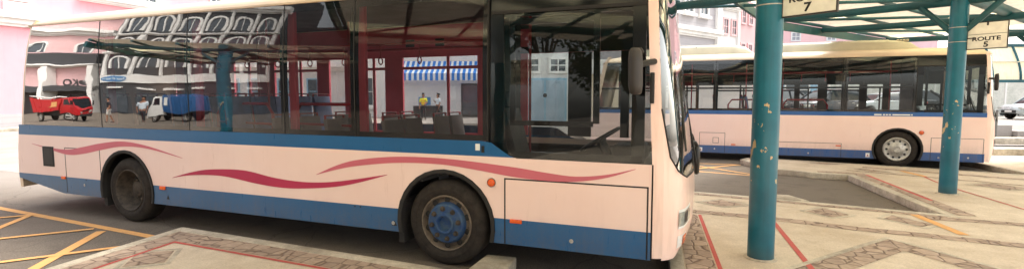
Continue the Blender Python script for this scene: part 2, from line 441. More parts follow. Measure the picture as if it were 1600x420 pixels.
struct(ribbon([(5.7,9.0),(7.3,8.35),(12,6.3)], -.05, .06, .1315).build('brick_band', M['brick']))
def quad(name, pts, z, m): return struct(MB().poly([(x, y, z) for x, y in pts]).build(name, m))
for q in ([(-2.95,-1.53),(-3.28,-1.17),(-2.99,-.96),(-2.7,-1.27)], [(-1.2,-1.5),(-1.5,-1.2),(-1.2,-.95),(-.9,-1.25)],
          [(2.55,3.95),(2.87,3.75),(3.2,4.0),(2.85,4.25)], [(4.03,3.84),(4.31,4.16),(4.58,3.8),(4.31,3.55)],
          [(4.98,3.72),(5.15,3.98),(5.5,3.55),(5.3,3.36)], [(5.9,9.35),(6.2,9.4),(6.5,9.0),(6.2,8.9)], [(7.5,7.6),(7.9,7.9),(8.3,7.5),(7.9,7.2)],
          [(7.6,3.3),(8.0,3.6),(8.5,3.3),(8.0,3.0)], [(5.1,10.25),(5.5,10.4),(5.8,10.1),(5.4,10.0)]):
    quad('paving_inset', q, .132, M['brick'])
    c = Vector((sum(p[0] for p in q)/4, sum(p[1] for p in q)/4))
    qq = [tuple(c+(Vector(p)-c)*1.28) for p in q]
    struct(ribbon(qq+[qq[0]], -.02, .03, .1312).build('joint_line', M['kerb']))
def stripe(a, b, wd, z, m='yellow'):
    a, b = Vector(a), Vector(b); t = (b-a).normalized(); n = Vector((-t.y, t.x))*wd/2
    return struct(MB().poly([(*(a-n), z), (*(b-n), z), (*(b+n), z), (*(a+n), z)]).build('road_marking', M[m]))
stripe((-11.5,.02), (-4.0,-.39), .11, .004)
stripe((-7.27,-.29), (-5.7,-2.05), .10, .008)
stripe((-5.2,-.45), (-3.75,-2.2), .12, .008)
stripe((-5.42,-.42), (-7.0,-2.4), .09, .012)
stripe((-4.02,-.65), (-5.5,-2.65), .09, .012)
stripe((-7.25,-.25), (-9.0,-2.2), .09, .012)
stripe((-9.3,-.13), (-7.4,-2.3), .10, .008)
stripe((1.0,9.85), (3.5,10.1), .10, .004); stripe((2.0,8.5), (3.6,8.2), .10, .004)
stripe((2.0,9.8), (3.7,8.3), .09, .008); stripe((2.1,8.5), (3.4,10.0), .09, .012)
stripe((6.86,9.29), (7.05,8.5), .12, .1332); stripe((5.47,4.16), (5.64,3.06), .12, .1332)
stripe((9.9,11.2), (10.9,10.6), .14, .1332)
# the street to the left and the bright road beyond the right-hand bays
struct(MB().poly([(-120,3.6,.004),(-33.2,3.6,.004),(-33.2,120,.004),(-120,120,.004)]).build('street', M['street']))
struct(MB().poly([(-33.0,2.2,.005),(-9.6,2.2,.005),(-9.6,16,.005),(-33.0,16,.005)]).build('street', M['street']))
struct(MB().box(-33.4,-31.6,3,60,0,.16).build('footpath', M['kerb'], bev=.02))
struct(MB().poly([(9.5,17,.005),(70,14,.005),(70,60,.005),(-8,60,.005),(-8,19,.005)]).build('road', M['street']))
for k, (a0, b0) in enumerate(((11.5, 15.2), (13.8, 19.2))):
    p = world(a0, b0); q = world(a0+9, b0-1.0)
    struct(MB().bar((p.x, p.y, .2), (q.x, q.y, .2), .5, .24).build('kerb_island', M['kerb'], bev=.04))
b1 = MB().prism([(.37,-.32),(.74,-.2),(.7,.22),(.36,.2)], .005, .135)
tag(b1.build('wheel_stop', M['kerb'], bev=.02), 'rough grey concrete block wedged against the front tyre of the nearer bus', 'concrete block')
b2 = MB().prism([(3.62,4.88),(4.25,4.78),(4.0,5.25),(3.75,5.22)], .005, .12)
tag(b2.build('concrete_ramp', M['kerb'], bev=.03), 'low rough concrete wedge on the asphalt beside the teal post nearest the camera', 'concrete ramp')

# ------------------------------------------------------------------ buses
XR = [(.34,-8.07),(.52,-8.09),(.61,-8.10),(1.0,-8.07),(1.37,-8.01),(2.18,-7.85),(2.97,-7.69),(3.1,-7.56)]
def interp(tab, z):
    if z <= tab[0][0]: return tab[0][1]
    for (a, u), (b, v) in zip(tab, tab[1:]):
        if z <= b: return u+(v-u)*(z-a)/(b-a)
    return tab[-1][1]
def side_y(z): return 0 if z < 2.1 else .06*((z-2.1)/.88)**2
W_ = 2.5
PLAN = [(2.12,0),(2.17,.008),(2.22,.03),(2.28,.075),(2.34,.15),(2.375,.25),(2.395,.4),(2.41,.6),(2.43,.9),(2.44,1.25)]
PLAN = PLAN+[(x, W_-y) for x, y in PLAN[-2::-1]]
NDX = 0
def nose(i, z):
    x, y = PLAN[i]; x += NDX; e = min(y, W_-y); k = min(1, e/.3)
    dx = -(.045+.085*k)*max(0, z-1.2)
    if z < 1.2:
        dx += .03*k*(1-((z-.8)/.4)**2)*(1 if z > .4 else 1)
    if z < .45: dx -= .35*k*(.45-z)+.0
    yy = y
    sy = side_y(z)*max(0, 1-e/.2) if e < .2 else 0
    yy = y+sy if y < 1.25 else y-sy
    return (x+dx, yy, z)
def far(x, y, z): return (x, W_-y, z)

def make_bus(root, P):
    """one single-deck bus; x runs along it (front axle at 0), its visible flank lies at y = 0"""
    global NDX
    NDX = P.get('nose_dx', 0); XF = 2.12+NDX
    paint, zs, ztop, zw, drop = P['paint'], P['skirt'], P['glass_top'], P['sill'], P['drop']
    R, AX, FX = .48, P['rear_axle'], P.get('front_axle', 0)
    def arc(cx, r, z0):
        a0 = math.asin((R-z0)/r) if r > abs(R-z0) else 0
        n = 18; return [(cx-r*cos(-a0+(pi+2*a0)*k/n)*1, R+r*sin(-a0+(pi+2*a0)*k/n)) for k in range(n+1)]
    # lower flank with wheel arches (both sides)
    ra = P['arch']
    dz = P['drop_z']
    prof = [(interp(XR, .52), .52 if drop else zs+.1), (-6.9, zs)]+arc(AX, ra, zs)+arc(FX, ra, zs)+[(XF, zs), (XF, dz)]
    if drop: prof += [(.78, dz), (.70, dz+.025), (.60, dz+.085), (.50, dz+.15), (.40, zw)]
    prof += [(interp(XR, zw), zw)]
    prof += [(interp(XR, z), z) for z in (1.2, 1.0, .8, .62) if z < zw]
    side = MB(); side.poly([(x, 0, z) for x, z in prof])
    side.build('flank_panel', paint, root)
    fs = MB(); fs.poly([(x, W_, z) for x, z in prof[::-1]]); fs.build('flank_panel', paint, root)
    # rear shell
    rows = []
    for z in (.36, .52, .62, 1.0, zw, 1.8, 2.2, 2.6, ztop, 3.08):
        xr = interp(XR, z); sy = side_y(z)
        half = [(xr+.13, sy), (xr+.05, sy+.015), (xr, sy+.07), (xr-.04, sy+.25), (xr-.07, 1.25)]
        if z < zw: half[0] = (xr+.002, sy)
        rows.append([(x, y, z) for x, y in half]+[(x, W_-y, z) for x, y in half[-2::-1]])
    MB().grid(rows).build('rear_shell', M['cream'], root, smooth=True)
    # glazing of the visible flank
    zt = ztop
    def pane(mb, x0, x1, z0, z1, nx=2, nz=8, off=0):
        rows = []
        for j in range(nz+1):
            z = z0+(z1-z0)*j/nz
            a = x0 if x0 > -7.9 else interp(XR, z)+.13
            rows.append([(a+(x1-a)*i/nx, side_y(z)+off, z) for i in range(nx+1)])
        mb.grid(rows); return mb
    def strip(mb, x0, x1, z0, z1, off): return pane(mb, x0, x1, z0, z1, 1, 8, off)
    dv = P['panes']
    for a, b in zip(dv, dv[1:]):
        w_ = pane(MB(), a+.006, b-.006, zw+.004, zt).build('side_window', M['glassrear'] if b < -3.9 and drop else (M['glass'] if drop else M['glassfar']), root, smooth=True)
        fr = MB()
        strip(fr, (a if a > -7.9 else -8), (a+.06) if a > -7.9 else a+.06, zw, zt, .006) if a > -7.9 else None
        strip(fr, b-.06, b, zw, zt, .006)
        strip(fr, a, b, zt-.10, zt, .008); strip(fr, a, b, zw, zw+.06, .008)
        if P.get('vent'):
            strip(fr, a, b, P['vent'], P['vent']+.05, .008); strip(fr, (a+b)/2-.02, (a+b)/2+.02, zw, P['vent'], .009)
        fr.build('window_border', M['frit'], w_)
        sl = MB()
        strip(sl, b-.007, b+.007, zw, zt, -.003)
        sl.build('window_seal', M['rubber'], w_)
    # pillars behind the glass, both sides
    for x in dv[1:-1]:
        MB().box(x-.05, x+.05, .14, .19, zw, zt-.02).build('window_pillar', M['maroon'] if drop else M['black'], root)
    # driver's window
    x0, x1 = P['cab']; dz2 = dz+.006; zt2 = zt-.26
    if drop:
        pts = [(x0,zt2),(x0,zw+.02),(.52,dz+.155),(.61,dz+.088),(.71,dz+.028),(.79,dz2),(x1+.09,dz2),(x1+.03,zt2)]
    else:
        pts = [(x0,zt2),(x0,dz2),(x1+.06,dz2),(x1+.02,zt2)]
    cabw = MB().add([(x, side_y(z)+.002, z) for x, z in pts], [tuple(range(len(pts)))]).build('cab_window', M['cabglass'], root)
    MB().poly([(x0, side_y(zt2)+.001, zt2), (x1+.03, side_y(zt2)+.001, zt2), (x1+.01, side_y(zt), zt), (x0, side_y(zt), zt)]).build('destination_panel', M['frit'], root)
    MB().bar((x0+.02, side_y(zt2)-.012, zt2-.012), (x1+.02, side_y(zt2)-.012, zt2-.012), .02, .03).build('window_seal', M['rubber'], cabw)
    fr = MB()
    fr.box(x0, x0+.14, .02, .05, dz+.16, zt2); fr.box(x1-.10, x1+.02, .02, .05, dz, zt2); fr.box(x0+.2, x1, .02, .045, dz, dz+.07); fr.box(x0, x1, .05, .08, zt2-.06, zt2+.02)
    sx0, sx1 = x0+.2, x0+1.06
    for a, b, c, d in ((sx0, sx0+.05, zw+.2, zt2-.05), (sx1, sx1+.06, zw+.2, zt2-.05), (sx0, sx1, zw+.17, zw+.22), (sx0, sx1, zt2-.14, zt2-.08)):
        fr.box(a, b, .045, .075, c, d)
    fr.build('window_frame', M['frit'], cabw)
    # roof
    prof = [(side_y(zt)-.004, zt-.005), (.075, zt+.05), (.11, zt+.10), (.22, zt+.15), (.36, zt+.195), (.7, zt+.235), (1.25, zt+.25)]
    prof = prof+[(W_-y, z) for y, z in prof[-2::-1]]
    rows = []
    for x, sq in ((-7.76, -.6), (-7.68, 0), (-7.5, .75), (-7.1, .95), (-6, 1), (-4, 1), (-2, 1), (0, 1), (1.6, 1), (2.04, .85), (2.16, .3)):
        x = x+NDX if x > 1 else x
        rows.append([(x, y, zt-.005+(z-zt+.005)*max(sq, -.02)) for y, z in prof])
    roof = MB().grid(rows).build('roof', P['roofpaint'], root, smooth=True)
    MB().bar((-7.64, .054, zt+.012), (2.03+NDX, .054, zt+.012), .012, .022).build('rain_gutter', M['kerb'] if False else P['roofpaint'], roof)
    # nose: pillar, mask, windscreen
    n = len(PLAN)
    def zlow(i):
        e = min(PLAN[i][1], W_-PLAN[i][1])
        return interp([(.03, 1.75), (.075, 1.30), (.15, 1.17), (.25, 1.12), (.4, 1.08), (1.3, 1.04)], e)+P['nose_dz']
    for seg in (range(0, 3), range(n-3, n)):
        rows = []
        for i in seg: rows.append([nose(i, z) for z in [zs+.02+(zt+.04-zs)*k/24 for k in range(25)]])
        MB().grid(rows).build('corner_pillar', P['front'], root, smooth=True)
    rows = [[nose(i, zs+.0+(zlow(i)-zs)*k/16) for k in range(17)] for i in range(2, n-2)]
    mask = MB().grid(rows).build('front_panel', P['front'], root, smooth=True)
    rows = [[nose(i, zlow(i)+(zt-.02-zlow(i))*k/14) for k in range(15)] for i in range(2, n-2)]
    scr = MB().grid(rows).build('windscreen', M['screen'], root, smooth=True)
    for rng_ in ((2, 3),):
        pass
    def nz(i, z, out=.006):
        p = Vector(nose(i, z)); return tuple(p+Vector((out, -out if p.y < 1.25 else out, 0)))
    MB().tube([nz(2, z, -.004) for z in [1.75+P['nose_dz']+(zt-1.8-P['nose_dz'])*k/8 for k in range(9)]], .006, 6).build('screen_seal', M['rubber'], scr)
    MB().tube([nz(i, zlow(i), .0) for i in range(2, n-2)], .009, 6).build('screen_seal', M['rubber'], scr)
    rows = [[nz(i, z, -.012) for z in (zlow(i), zlow(i)+.06, zlow(i)+.12)] for i in range(4, n-4)]
    MB().grid(rows).build('screen_border', M['frit'], scr)
    rows = [[nz(i, z, -.012) for z in (zt-.3, zt-.15, zt-.01)] for i in range(4, n-4)]
    MB().grid(rows).build('destination_box', M['frit'], root)
    MB().poly([(p[0]-.01, p[1], zt-.012) for p in [nose(i, zt) for i in range(n)]]).build('roof_dome', P['roofpaint'], root)
    for i, sgn in ((4, 1), (n-5, -1)):
        # stacked lamp unit wrapped round the corner
        def patch(z0, z1, i0, i1, m, nm, par, out):
            js = range(i0, i1+1) if sgn > 0 else range(n-1-i1, n-i0)
            return MB().grid([[nz(j, z0+(z1-z0)*k/3, out) for k in range(4)] for j in js]).build(nm, m, par, smooth=True)
        h = patch(.615, .80, 4, 7, M['white'], 'headlight', root, .003); patch(.64, .775, 4, 7, M['lamp'], 'lens', h, .007)
        patch(.655, .76, 5, 6, M['darkgrey'], 'reflector', h, .0075)
        t_ = patch(.43, .55, 4, 6, M['white'], 'turn_signal', root, .003)
        patch(.445, .535, 5, 6, M['amber'], 'lens', t_, .007)
    # wheels
    def wheel(cx, front, yo, flip=1):
        wh = empty('wheel', (cx, yo, R)); wh.parent = root; wh.rotation_euler = (0, 0, 0 if flip > 0 else pi)
        ty = MB().lathe([(.03,.30),(.012,.325),(.004,.36),(.008,.40),(.022,.445),(.05,.472),(.09,.479),(.24,.479),(.28,.46),(.30,.42),(.30,.30)], (0,0,0), 'y', 56)
        t_ = ty.build('tyre', M['tyre'], wh, smooth=True, angle=50)
        MB().lathe([(.003,.372),(.0,.376),(.003,.380)], (0,0,0), 'y', 56).build('sidewall_ridge', M['tyre'], wh)
        if front and P['hubcap']:
            MB().lathe([(.03,.315),(.0,.305),(-.01,.29),(.005,.275),(.02,.25),(.02,.19),(-.005,.15),(-.03,.10),(-.035,.07),(-.02,.055),(-.02,0)], (0,0,0), 'y', 48).build('wheel_cover', M['silver'], wh, smooth=True)
            for k in range(10):
                a = 2*pi*k/10; MB().lathe([(.016,.03),(.014,0)], (.22*cos(a), 0, .22*sin(a)), 'y', 12).build('wheel_cover_hole', M['black'], wh)
        elif front:
            MB().lathe([(.03,.315),(.008,.300),(.012,.292),(.05,.284),(.085,.27),(.075,.25),(.055,.235),(.04,.215)], (0,0,0), 'y', 48).build('rim', M['rim'], wh, smooth=True)
            for k in range(10):
                a = 2*pi*(k+.5)/10; MB().lathe([(.048,.034),(.046,0)], (.252*cos(a), 0, .252*sin(a)), 'y', 12).build('rim_hole', M['black'], wh)
            hub = MB().lathe([(.06,.235),(.02,.222),(.0,.212),(-.008,.2),(-.006,.13),(-.012,.118),(-.03,.112),(-.035,.10),(-.03,.085),(.0,.078),(.02,.07),(.02,0)], (0,0,0), 'y', 40).build('hub', M['hub'], wh, smooth=True)
            for k in range(8):
                a = 2*pi*(k+.2)/8
                MB().lathe([(-.002,.031),(-.012,.03),(-.014,.022),(-.034,.021),(-.038,.014),(-.038,0)], (.165*cos(a), 0, .165*sin(a)), 'y', 8).build('wheel_nut', M['wheelrear'], wh)
        else:
            MB().lathe([(.03,.315),(.005,.302),(.012,.29),(.05,.278),(.10,.262),(.17,.25),(.20,.23),(.205,.13),(.19,.12),(.13,.115),(.12,.10),(.12,0)], (0,0,0), 'y', 48).build('rim', M['wheelrear'], wh, smooth=True)
            for k in range(8):
                a = 2*pi*k/8; MB().lathe([(.198,.032),(.196,0)], (.19*cos(a), 0, .19*sin(a)), 'y', 10).build('rim_hole', M['black'], wh)
            for k in range(10):
                a = 2*pi*(k+.5)/10; MB().lathe([(.2,.016),(.175,.016),(.172,0)], (.155*cos(a), 0, .155*sin(a)), 'y', 6).build('wheel_nut', M['rim'], wh)
    wheel(FX, True, .015); wheel(AX, False, .02)
    wheel(FX, True, W_-.015, -1); wheel(AX, False, W_-.02, -1)
    for cx in (FX, AX):
        for yy, s_ in ((0, 1), (W_, -1)):
            a = arc(cx, ra, zs)
            MB().grid([[(x, yy, z), (x, yy+s_*.5, z)] for x, z in a]).build('wheel_arch_liner', M['black'], root)
            o_ = arc(cx, ra+.0, zs); i_ = arc(cx, ra-.045, zs)
            MB().grid([[(o_[k][0], yy-s_*.012, o_[k][1]), (o_[k][0]*.5+i_[k][0]*.5, yy-s_*.016, o_[k][1]*.5+i_[k][1]*.5), (i_[k][0], yy-s_*.008, i_[k][1]), (i_[k][0], yy+s_*.05, i_[k][1])] for k in range(len(o_))]).build('wheel_arch_trim', M['rubber'], root, smooth=True)
            if True:
                MB().box(cx-ra-.02, cx-ra+.05, yy+(.05 if s_ > 0 else -.35), yy+(.35 if s_ > 0 else -.05), .2, .7).build('mud_flap', M['rubber'], root)
    # chassis and floor
    ch = MB()
    ch.box(-7.9, AX-ra-.05, .06, 2.44, .5, .86); ch.box(AX-ra-.05, AX+ra+.05, .52, 1.98, .3, .86); ch.box(AX+ra+.05, -ra-.05, .06, 2.44, zs+.03, .60)
    ch.box(-ra-.05, ra+.05, .52, 1.98, .3, .60); ch.box(ra+.05, XF-.02, .06, 2.44, zs+.03, .60)
    ch.build('chassis', M['black'], root)
    fl = MB()
    for a, b, e in ((-7.7, AX-ra, .05), (AX-ra, AX+ra, .5), (AX+ra, -ra, .05), (-ra, ra, .5), (ra, XF-.07, .05)): fl.box(a, b, e, W_-e, .605, .66)
    fl.build('floor', M['cabin'], root)
    MB().box(-7.3, XF-.12, .16, 2.34, zt+.02, zt+.05).build('ceiling', M['cabin'], root)
    # far wall with its windows
    wall = MB(); yy0, yy1 = 2.40, 2.44
    fwin = P['far_windows']; zf0, zf1 = P['far_z']
    xs = [-7.6]
    for a, b in fwin: xs += [a, b]
    xs.append(XF-.07)
    wall.box(-7.6, XF-.07, yy0, yy1, zf1, zt+.02); wall.box(-7.6, P['door'][0], yy0, yy1, .6, zf0); MB().box(P['door'][0]+.003, XF-.07, yy0, yy1, .4, zf0-.12).build('far_door', M['black'], root)
    cab = MB()
    for k in range(0, len(xs), 2): (wall if xs[k+1] < P['door'][0]+.3 else cab).box(xs[k], xs[k+1], yy0, yy1, zf0, zf1)
    cab.box(-.2, XF-.07, yy0-.02, yy0-.002, zf1+.002, zt); cab.box(.0, XF-.1, .3, 2.3, zt-.03, zt-.0)
    cab.build('door_surround', M['black'], root)
    far_wall = wall.build('far_wall', P['lining'], root)
    for a, b in fwin: MB().box(a, b, yy1-.012, yy1-.006, zf0, zf1).build('far_window', M['clear'], root)
    tr = MB()
    for a, b in fwin:
        if b < P['door'][0] and b-a > .6:
            tr.box(a, b, yy0+.003, yy1-.02, zf1-.2, zf1-.155); tr.box((a*.38+b*.62)-.025, (a*.38+b*.62)+.025, yy0+.004, yy1-.021, zf0, zf1)
    tr.build('far_window_bars', P['lining'], far_wall)
    lk = MB().box(-3.4, .1, 2.36, 2.397, 2.60, 2.86)
    lk.build('header_panel', P['lining'], far_wall, bev=.012)
    for x in (-2.05, -1.5):
        MB().box(x, x+.16, 2.352, 2.358, 2.66, 2.78).build('notice', M['darkgrey'], far_wall)
    # seats and rails
    k_ = 0
    for x in [-6.9+.86*i for i in range(8)]:
        for y in (.22, .68, 1.42, 1.88):
            if x > P['seat_to']: continue
            hi = 1.50 if x > -3.4 else 1.78
            if P['simple'] and y in (.68, 1.42): continue
            s = MB(); s.box(x, x+.42, y, y+.40, hi-.62, hi-.54); s.bar((x-.02, y+.20, hi-.60), (x-.13, y+.20, hi+.08), .38, .06)
            st_ = s.build('passenger_seat', M['cabin'] if x < -4.6 else (M['seat'] if x < -3.2 else M['seatgrey']), root, bev=.02)  # rearmost seats coloured dark so the rear interior looks dim
            MB().tube([(x-.10, y+.02, hi-.3), (x-.14, y+.03, hi+.12), (x-.14, y+.37, hi+.12), (x-.10, y+.38, hi-.3)], .017, 6).build('grab_handle', M['mrail'], st_)
            MB().box(x+.05, x+.2, y+.1, y+.3, .66, hi-.6).build('seat_pedestal', M['cabin'], st_)
    for x, y in ((-5.1, .95), (-4.35, 1.5), (-3.55, .95), (-2.5, 1.5), (.3, 1.8)):
        MB().tube([(x, y, .66), (x, y, zt)], .018, 8).build('handrail', M['mrail'], root)
    for y in (.9, 1.6):
        MB().tube([(-6.8, y, 2.55), (.2, y, 2.55)], .017, 8).build('handrail', M['mrail'], root)
    for x0_, x1_ in ((-4.05, -3.0), (-2.6, -1.5)):
        MB().tube([(x0_, .5, .9), (x0_, .5, 1.62), (x0_+.1, .5, 1.76), (x1_-.1, .5, 1.76), (x1_, .5, 1.62), (x1_, .5, .9)], .022, 8).build('handrail', M['mrail'], root)
        MB().tube([(x0_, .5, 1.5), (x1_, .5, 1.48)], .018, 8).build('handrail', M['mrail'], root)
    for x in [-4.5+.6*i for i in range(7)]:
        gl = MB().tube([(x, .9, 2.55), (x, .9, 2.38)], .008, 5); gl.lathe([(-.01,.045),(0,.055),(.01,.045),(0,.035),(-.01,.045)], (x, .9, 2.33), 'x', 10)
        gl.build('strap_handle', M['mrail'], root)
    # cab
    MB().box(.35, .40, .2, 1.15, .66, zt-.03).build('cab_partition', M['black'], root)  # black partition widened and raised to the ceiling to make the cab look dark
    ds = MB(); ds.box(.62, 1.08, .42, .9, 1.0, 1.12); ds.bar((.60, .66, 1.1), (.44, .66, 1.72), .46, .10); ds.bar((.44, .66, 1.74), (.40, .66, 1.92), .26, .08); ds.box(.7, 1.0, .5, .82, .66, 1.0)
    ds.build('driver_seat', M['black'], root, bev=.03)
    db = MB(); db.prism([(x+NDX, y) for x, y in ((1.62,.12),(2.2,.12),(2.3,.35),(2.32,2.1),(2.05,2.36),(1.95,1.5),(1.62,1.2))], .9, 1.2); db.prism([(x+NDX, y) for x, y in ((1.66,.45),(2.0,.4),(2.0,1.0),(1.66,.95))], 1.202, 1.36)
    db.build('dashboard', M['black'], root, bev=.04)
    swl = empty('steering_wheel', (1.50, .66, 1.40)); swl.parent = root; swl.rotation_euler = (0, radians(-32), 0)
    cir = [(.235*cos(2*pi*k/28), .235*sin(2*pi*k/28), 0) for k in range(29)]
    MB().tube(cir, .018, 8, False).build('wheel_ring', M['black'], swl)
    sp = MB()
    for k in range(3): a = 2*pi*k/3+.5; sp.bar((0, 0, -.02), (.23*cos(a), .23*sin(a), 0), .04, .02)
    sp.lathe([(-.04,.06),(.01,.06),(.015,0)], (0,0,0), 'z', 14); sp.build('wheel_spokes', M['black'], swl)
    MB().tube([(1.5, .66, 1.39), (1.75, .66, 1.0)], .05, 10).build('steering_column', M['darkgrey'], root)
    # mirror by the near corner pillar
    mr = empty('wing_mirror', (0,0,0)); mr.parent = root
    mx, my, mz = P['mirror']
    h = MB(); ms = P.get('mirror_scale', 1)
    rows = []
    for zz, s_ in ((-.20,.55),(-.185,.85),(-.12,1.0),(.10,1.0),(.17,.9),(.20,.6)):
        rows.append([(mx+(.062*s_*cos(a)-.02*zz)*ms, my+.115*s_*sin(a)*ms, mz+zz) for a in [2*pi*k/16 for k in range(17)]])
    h.grid(rows); h.poly(rows[0][:-1]); h.poly(rows[-1][:-1]); h.build('mirror_housing', M['darkgrey'], mr, smooth=True, angle=60)
    MB().tube([(mx+.02, my+.02, mz+.05), (mx+.07, my+.12, mz+.08), (XF, .01, mz+.10)], .028, 8).build('mirror_arm', M['black'], mr)
    MB().tube([(mx+.05, my+.08, mz+.17), (mx+.03, my+.03, mz+.2)], .015, 8).build('mirror_arm', M['black'], mr)
    MB().box(XF-.035, XF+.005, -.03, .01, mz-.28, mz+.0).build('mirror_bracket', M['black'], mr, bev=.008)
    # kerb mirror on the far front corner
    mr2 = empty('wing_mirror', (0,0,0)); mr2.parent = root
    MB().tube([(2.34+NDX, 2.1, 1.28), (2.45+NDX, 2.2, 1.26), (2.48+NDX, 2.25, 1.2)], .025, 8).build('mirror_arm', M['black'], mr2)
    rows = []
    for zz, s_ in ((-.2,.5),(-.18,.85),(.14,1),(.2,.6)):
        rows.append([(2.47+NDX+.045*s_*cos(a), 2.28+.10*s_*sin(a), 1.03+zz*.95) for a in [2*pi*k/14 for k in range(15)]])
    hh = MB().grid(rows); hh.poly(rows[0][:-1]); hh.poly(rows[-1][:-1]); hh.build('mirror_housing', M['black'], mr2, smooth=True, angle=60)
    # wipers
    for y0_ in (.35, 1.35):
        wp = MB().tube([nz(4, zlow(4)-.02, .03) if y0_ < 1 else nz(10, zlow(10), .03), (nose(6, 1.75)[0]+.03, y0_+.15, 1.75)], .012, 6).build('wiper_arm', M['black'], root)
        MB().bar((nose(6, 1.35)[0]+.025, y0_-.1, 1.35+P['nose_dz']*0), (nose(6, 2.1)[0]+.025, y0_+.3, 2.1), .014, .03).build('wiper_blade', M['black'], wp)
    # hatches, drawn by their shut lines
    def hatch(name, x0_, x1_, z0_, z1_, bottom=False, wd=.010):
        g = MB(); t_ = wd/2; y_ = -.0025
        for a, b, c, d in ((x0_-t_, x1_+t_, z1_-t_, z1_+t_), (x0_-t_, x0_+t_, z0_, z1_), (x1_-t_, x1_+t_, z0_, z1_)):
            g.box(a, b, y_, .001, c, d)
        if bottom: g.box(x0_, x1_, y_, .001, z0_-t_, z0_+t_)
        return g.build(name, M['black'], root)
    for h_ in P['hatches']: hatch('hatch_seam', *h_)
    for (x, z) in P['locks']:
        l_ = MB().lathe([(-.006,.022),(-.008,.012),(-.004,0)], (x, 0, z), 'y', 12).build('hatch_lock', M['silver'], root)
    for (x, z, wd, ht) in P['markers']:
        MB().box(x-wd/2, x+wd/2, -.018, .001, z-ht/2, z+ht/2).build('marker_light', M['amber'], root, bev=.006)
    for (x, z, rr) in P['round_lamps']:
        l_ = MB().lathe([(0,rr*1.12),(-.012,rr*1.1)], (x, 0, z), 'y', 20).build('side_indicator', M['rubber'], root)
        MB().lathe([(-.010,rr),(-.026,rr*.85),(-.032,rr*.4),(-.033,0)], (x, 0, z), 'y', 20).build('lens', M['amber'], l_, smooth=True)
    return root

def swoosh(name, up, dn, m, parent, y=-.003):
    """curved ribbon decal between an upper and a lower outline, both given as (x, z)"""
    def cr(pts, n=8):
        out = []
        for i in range(len(pts)-1):
            p0 = Vector(pts[max(i-1, 0)]); p1 = Vector(pts[i]); p2 = Vector(pts[i+1]); p3 = Vector(pts[min(i+2, len(pts)-1)])
            for k in range(n):
                t = k/n
                out.append(.5*((2*p1)+(p2-p0)*t+(2*p0-5*p1+4*p2-p3)*t*t+(3*p1-p0-3*p2+p3)*t**3))
        return out+[Vector(pts[-1])]
    def at(c, x):
        for a, b in zip(c, c[1:]):
            if a.x <= x <= b.x+1e-6: return a.y+(b.y-a.y)*(x-a.x)/max(1e-6, b.x-a.x)
        return c[-1].y
    u, d = cr(up), cr(dn); x0, x1 = u[0].x, u[-1].x; n = 60
    return MB().grid([[(x, y, at(d, x)), (x, y, at(u, x))] for x in [x0+(x1-x0)*k/n for k in range(n+1)]]).build(name, m, parent)

bus = thing('city_bus', 'pink and blue single-deck bus in the foreground with rose swooshes along its flank', 'bus')
P1 = dict(paint=bus_paint('pink_blue_bus_paint', .60, 1.24, 1.401, lin(4, 84, 134)), skirt=.335, glass_top=2.98, sill=1.40, drop=True, drop_z=1.235,
    rear_axle=-5.36, front_axle=-.06, arch=.60, panes=[-7.95,-5.84,-3.97,-2.28,-1.22,.46], cab=(.49, 2.02), roofpaint=M['cream'], front=None, nose_dz=0, hubcap=False,
    far_windows=[(-5.98,-5.35),(-4.95,-3.95),(-3.68,-3.34),(-3.1,-2.5),(-2.15,-.78),(.05,.68),(1.02,1.44),(1.56,1.95)], far_z=(1.28,2.50), door=(-.2,2), lining=M['maroon'],
    seat_to=-.7, simple=False, mirror=(1.985, -.26, 2.08),
    hatches=[(-6.80,-5.94,.36,1.06),(.65,2.085,.34,1.02,False,.014),(2.122,2.126,.34,1.23)], locks=[(-6.35,.5),(1.36,.44),(-.72,.43)],
    markers=[(-6.87,.585,.1,.045),(-4.57,.575,.11,.05),(.775,.585,.13,.04)], round_lamps=[(.5,.97,.042)])
def front_paint():
    t = NT('pink_front_paint'); v = t.coord(); n = t.noise(v, 1.5, 5); st = t.noise(t.scaled(v, (6, 6, .7)), 2, 5)
    c = t.ramp(n, [(.3, lin(244, 208, 193)), (.7, lin(250, 220, 207))])
    c = t.mix(t.rng(st, .5, .8, 0, .3), c, lin(168, 142, 120))
    return t.done(t.bsdf(c, .3, coat=.4))
P1['front'] = front_paint()
make_bus(bus, P1)
swoosh('swoosh_decal', [(-7.67,1.10),(-7.2,1.05),(-6.73,1.035),(-6.33,1.09),(-5.9,1.16),(-5.4,1.205),(-4.86,1.16),(-4.14,1.02)], [(-7.67,1.095),(-7.2,1.02),(-6.73,.955),(-6.33,.985),(-5.9,1.06),(-5.4,1.13),(-4.86,1.12),(-4.14,1.015)], M['rose'], bus)
swoosh('swoosh_decal', [(-4.36,.735),(-3.98,.83),(-3.6,.89),(-3.01,.91),(-2.5,.845),(-2.1,.82),(-1.75,.83),(-1.38,.875),(-.79,.98)], [(-4.36,.73),(-3.98,.79),(-3.4,.812),(-2.8,.75),(-2.4,.725),(-2.06,.735),(-1.57,.785),(-1.2,.86),(-.79,.975)], M['crimson'], bus)
swoosh('swoosh_decal', [(-1.81,.925),(-1.5,1.05),(-1.19,1.13),(-.66,1.19),(-.01,1.195),(.73,1.145),(1.1,1.105),(1.4,1.085),(1.7,1.12),(1.97,1.19)], [(-1.81,.92),(-1.5,1.0),(-1.19,1.06),(-.66,1.12),(-.1,1.13),(.35,1.09),(.73,1.045),(1.1,1.025),(1.4,1.035),(1.7,1.09),(1.97,1.185)], M['rose'], bus)
g = MB().box(-7.39, -7.09, -.004, .001, .745, 1.065).build('air_inlet', M['rubber'], bus, bev=.002)
MB().box(-7.355, -7.125, -.006, -.004, .775, 1.035).build('inlet_opening', M['black'], g)
MB().box(.32, .37, -.012, .001, 1.30, 1.37).build('fuel_flap', M['white'], bus, bev=.004)
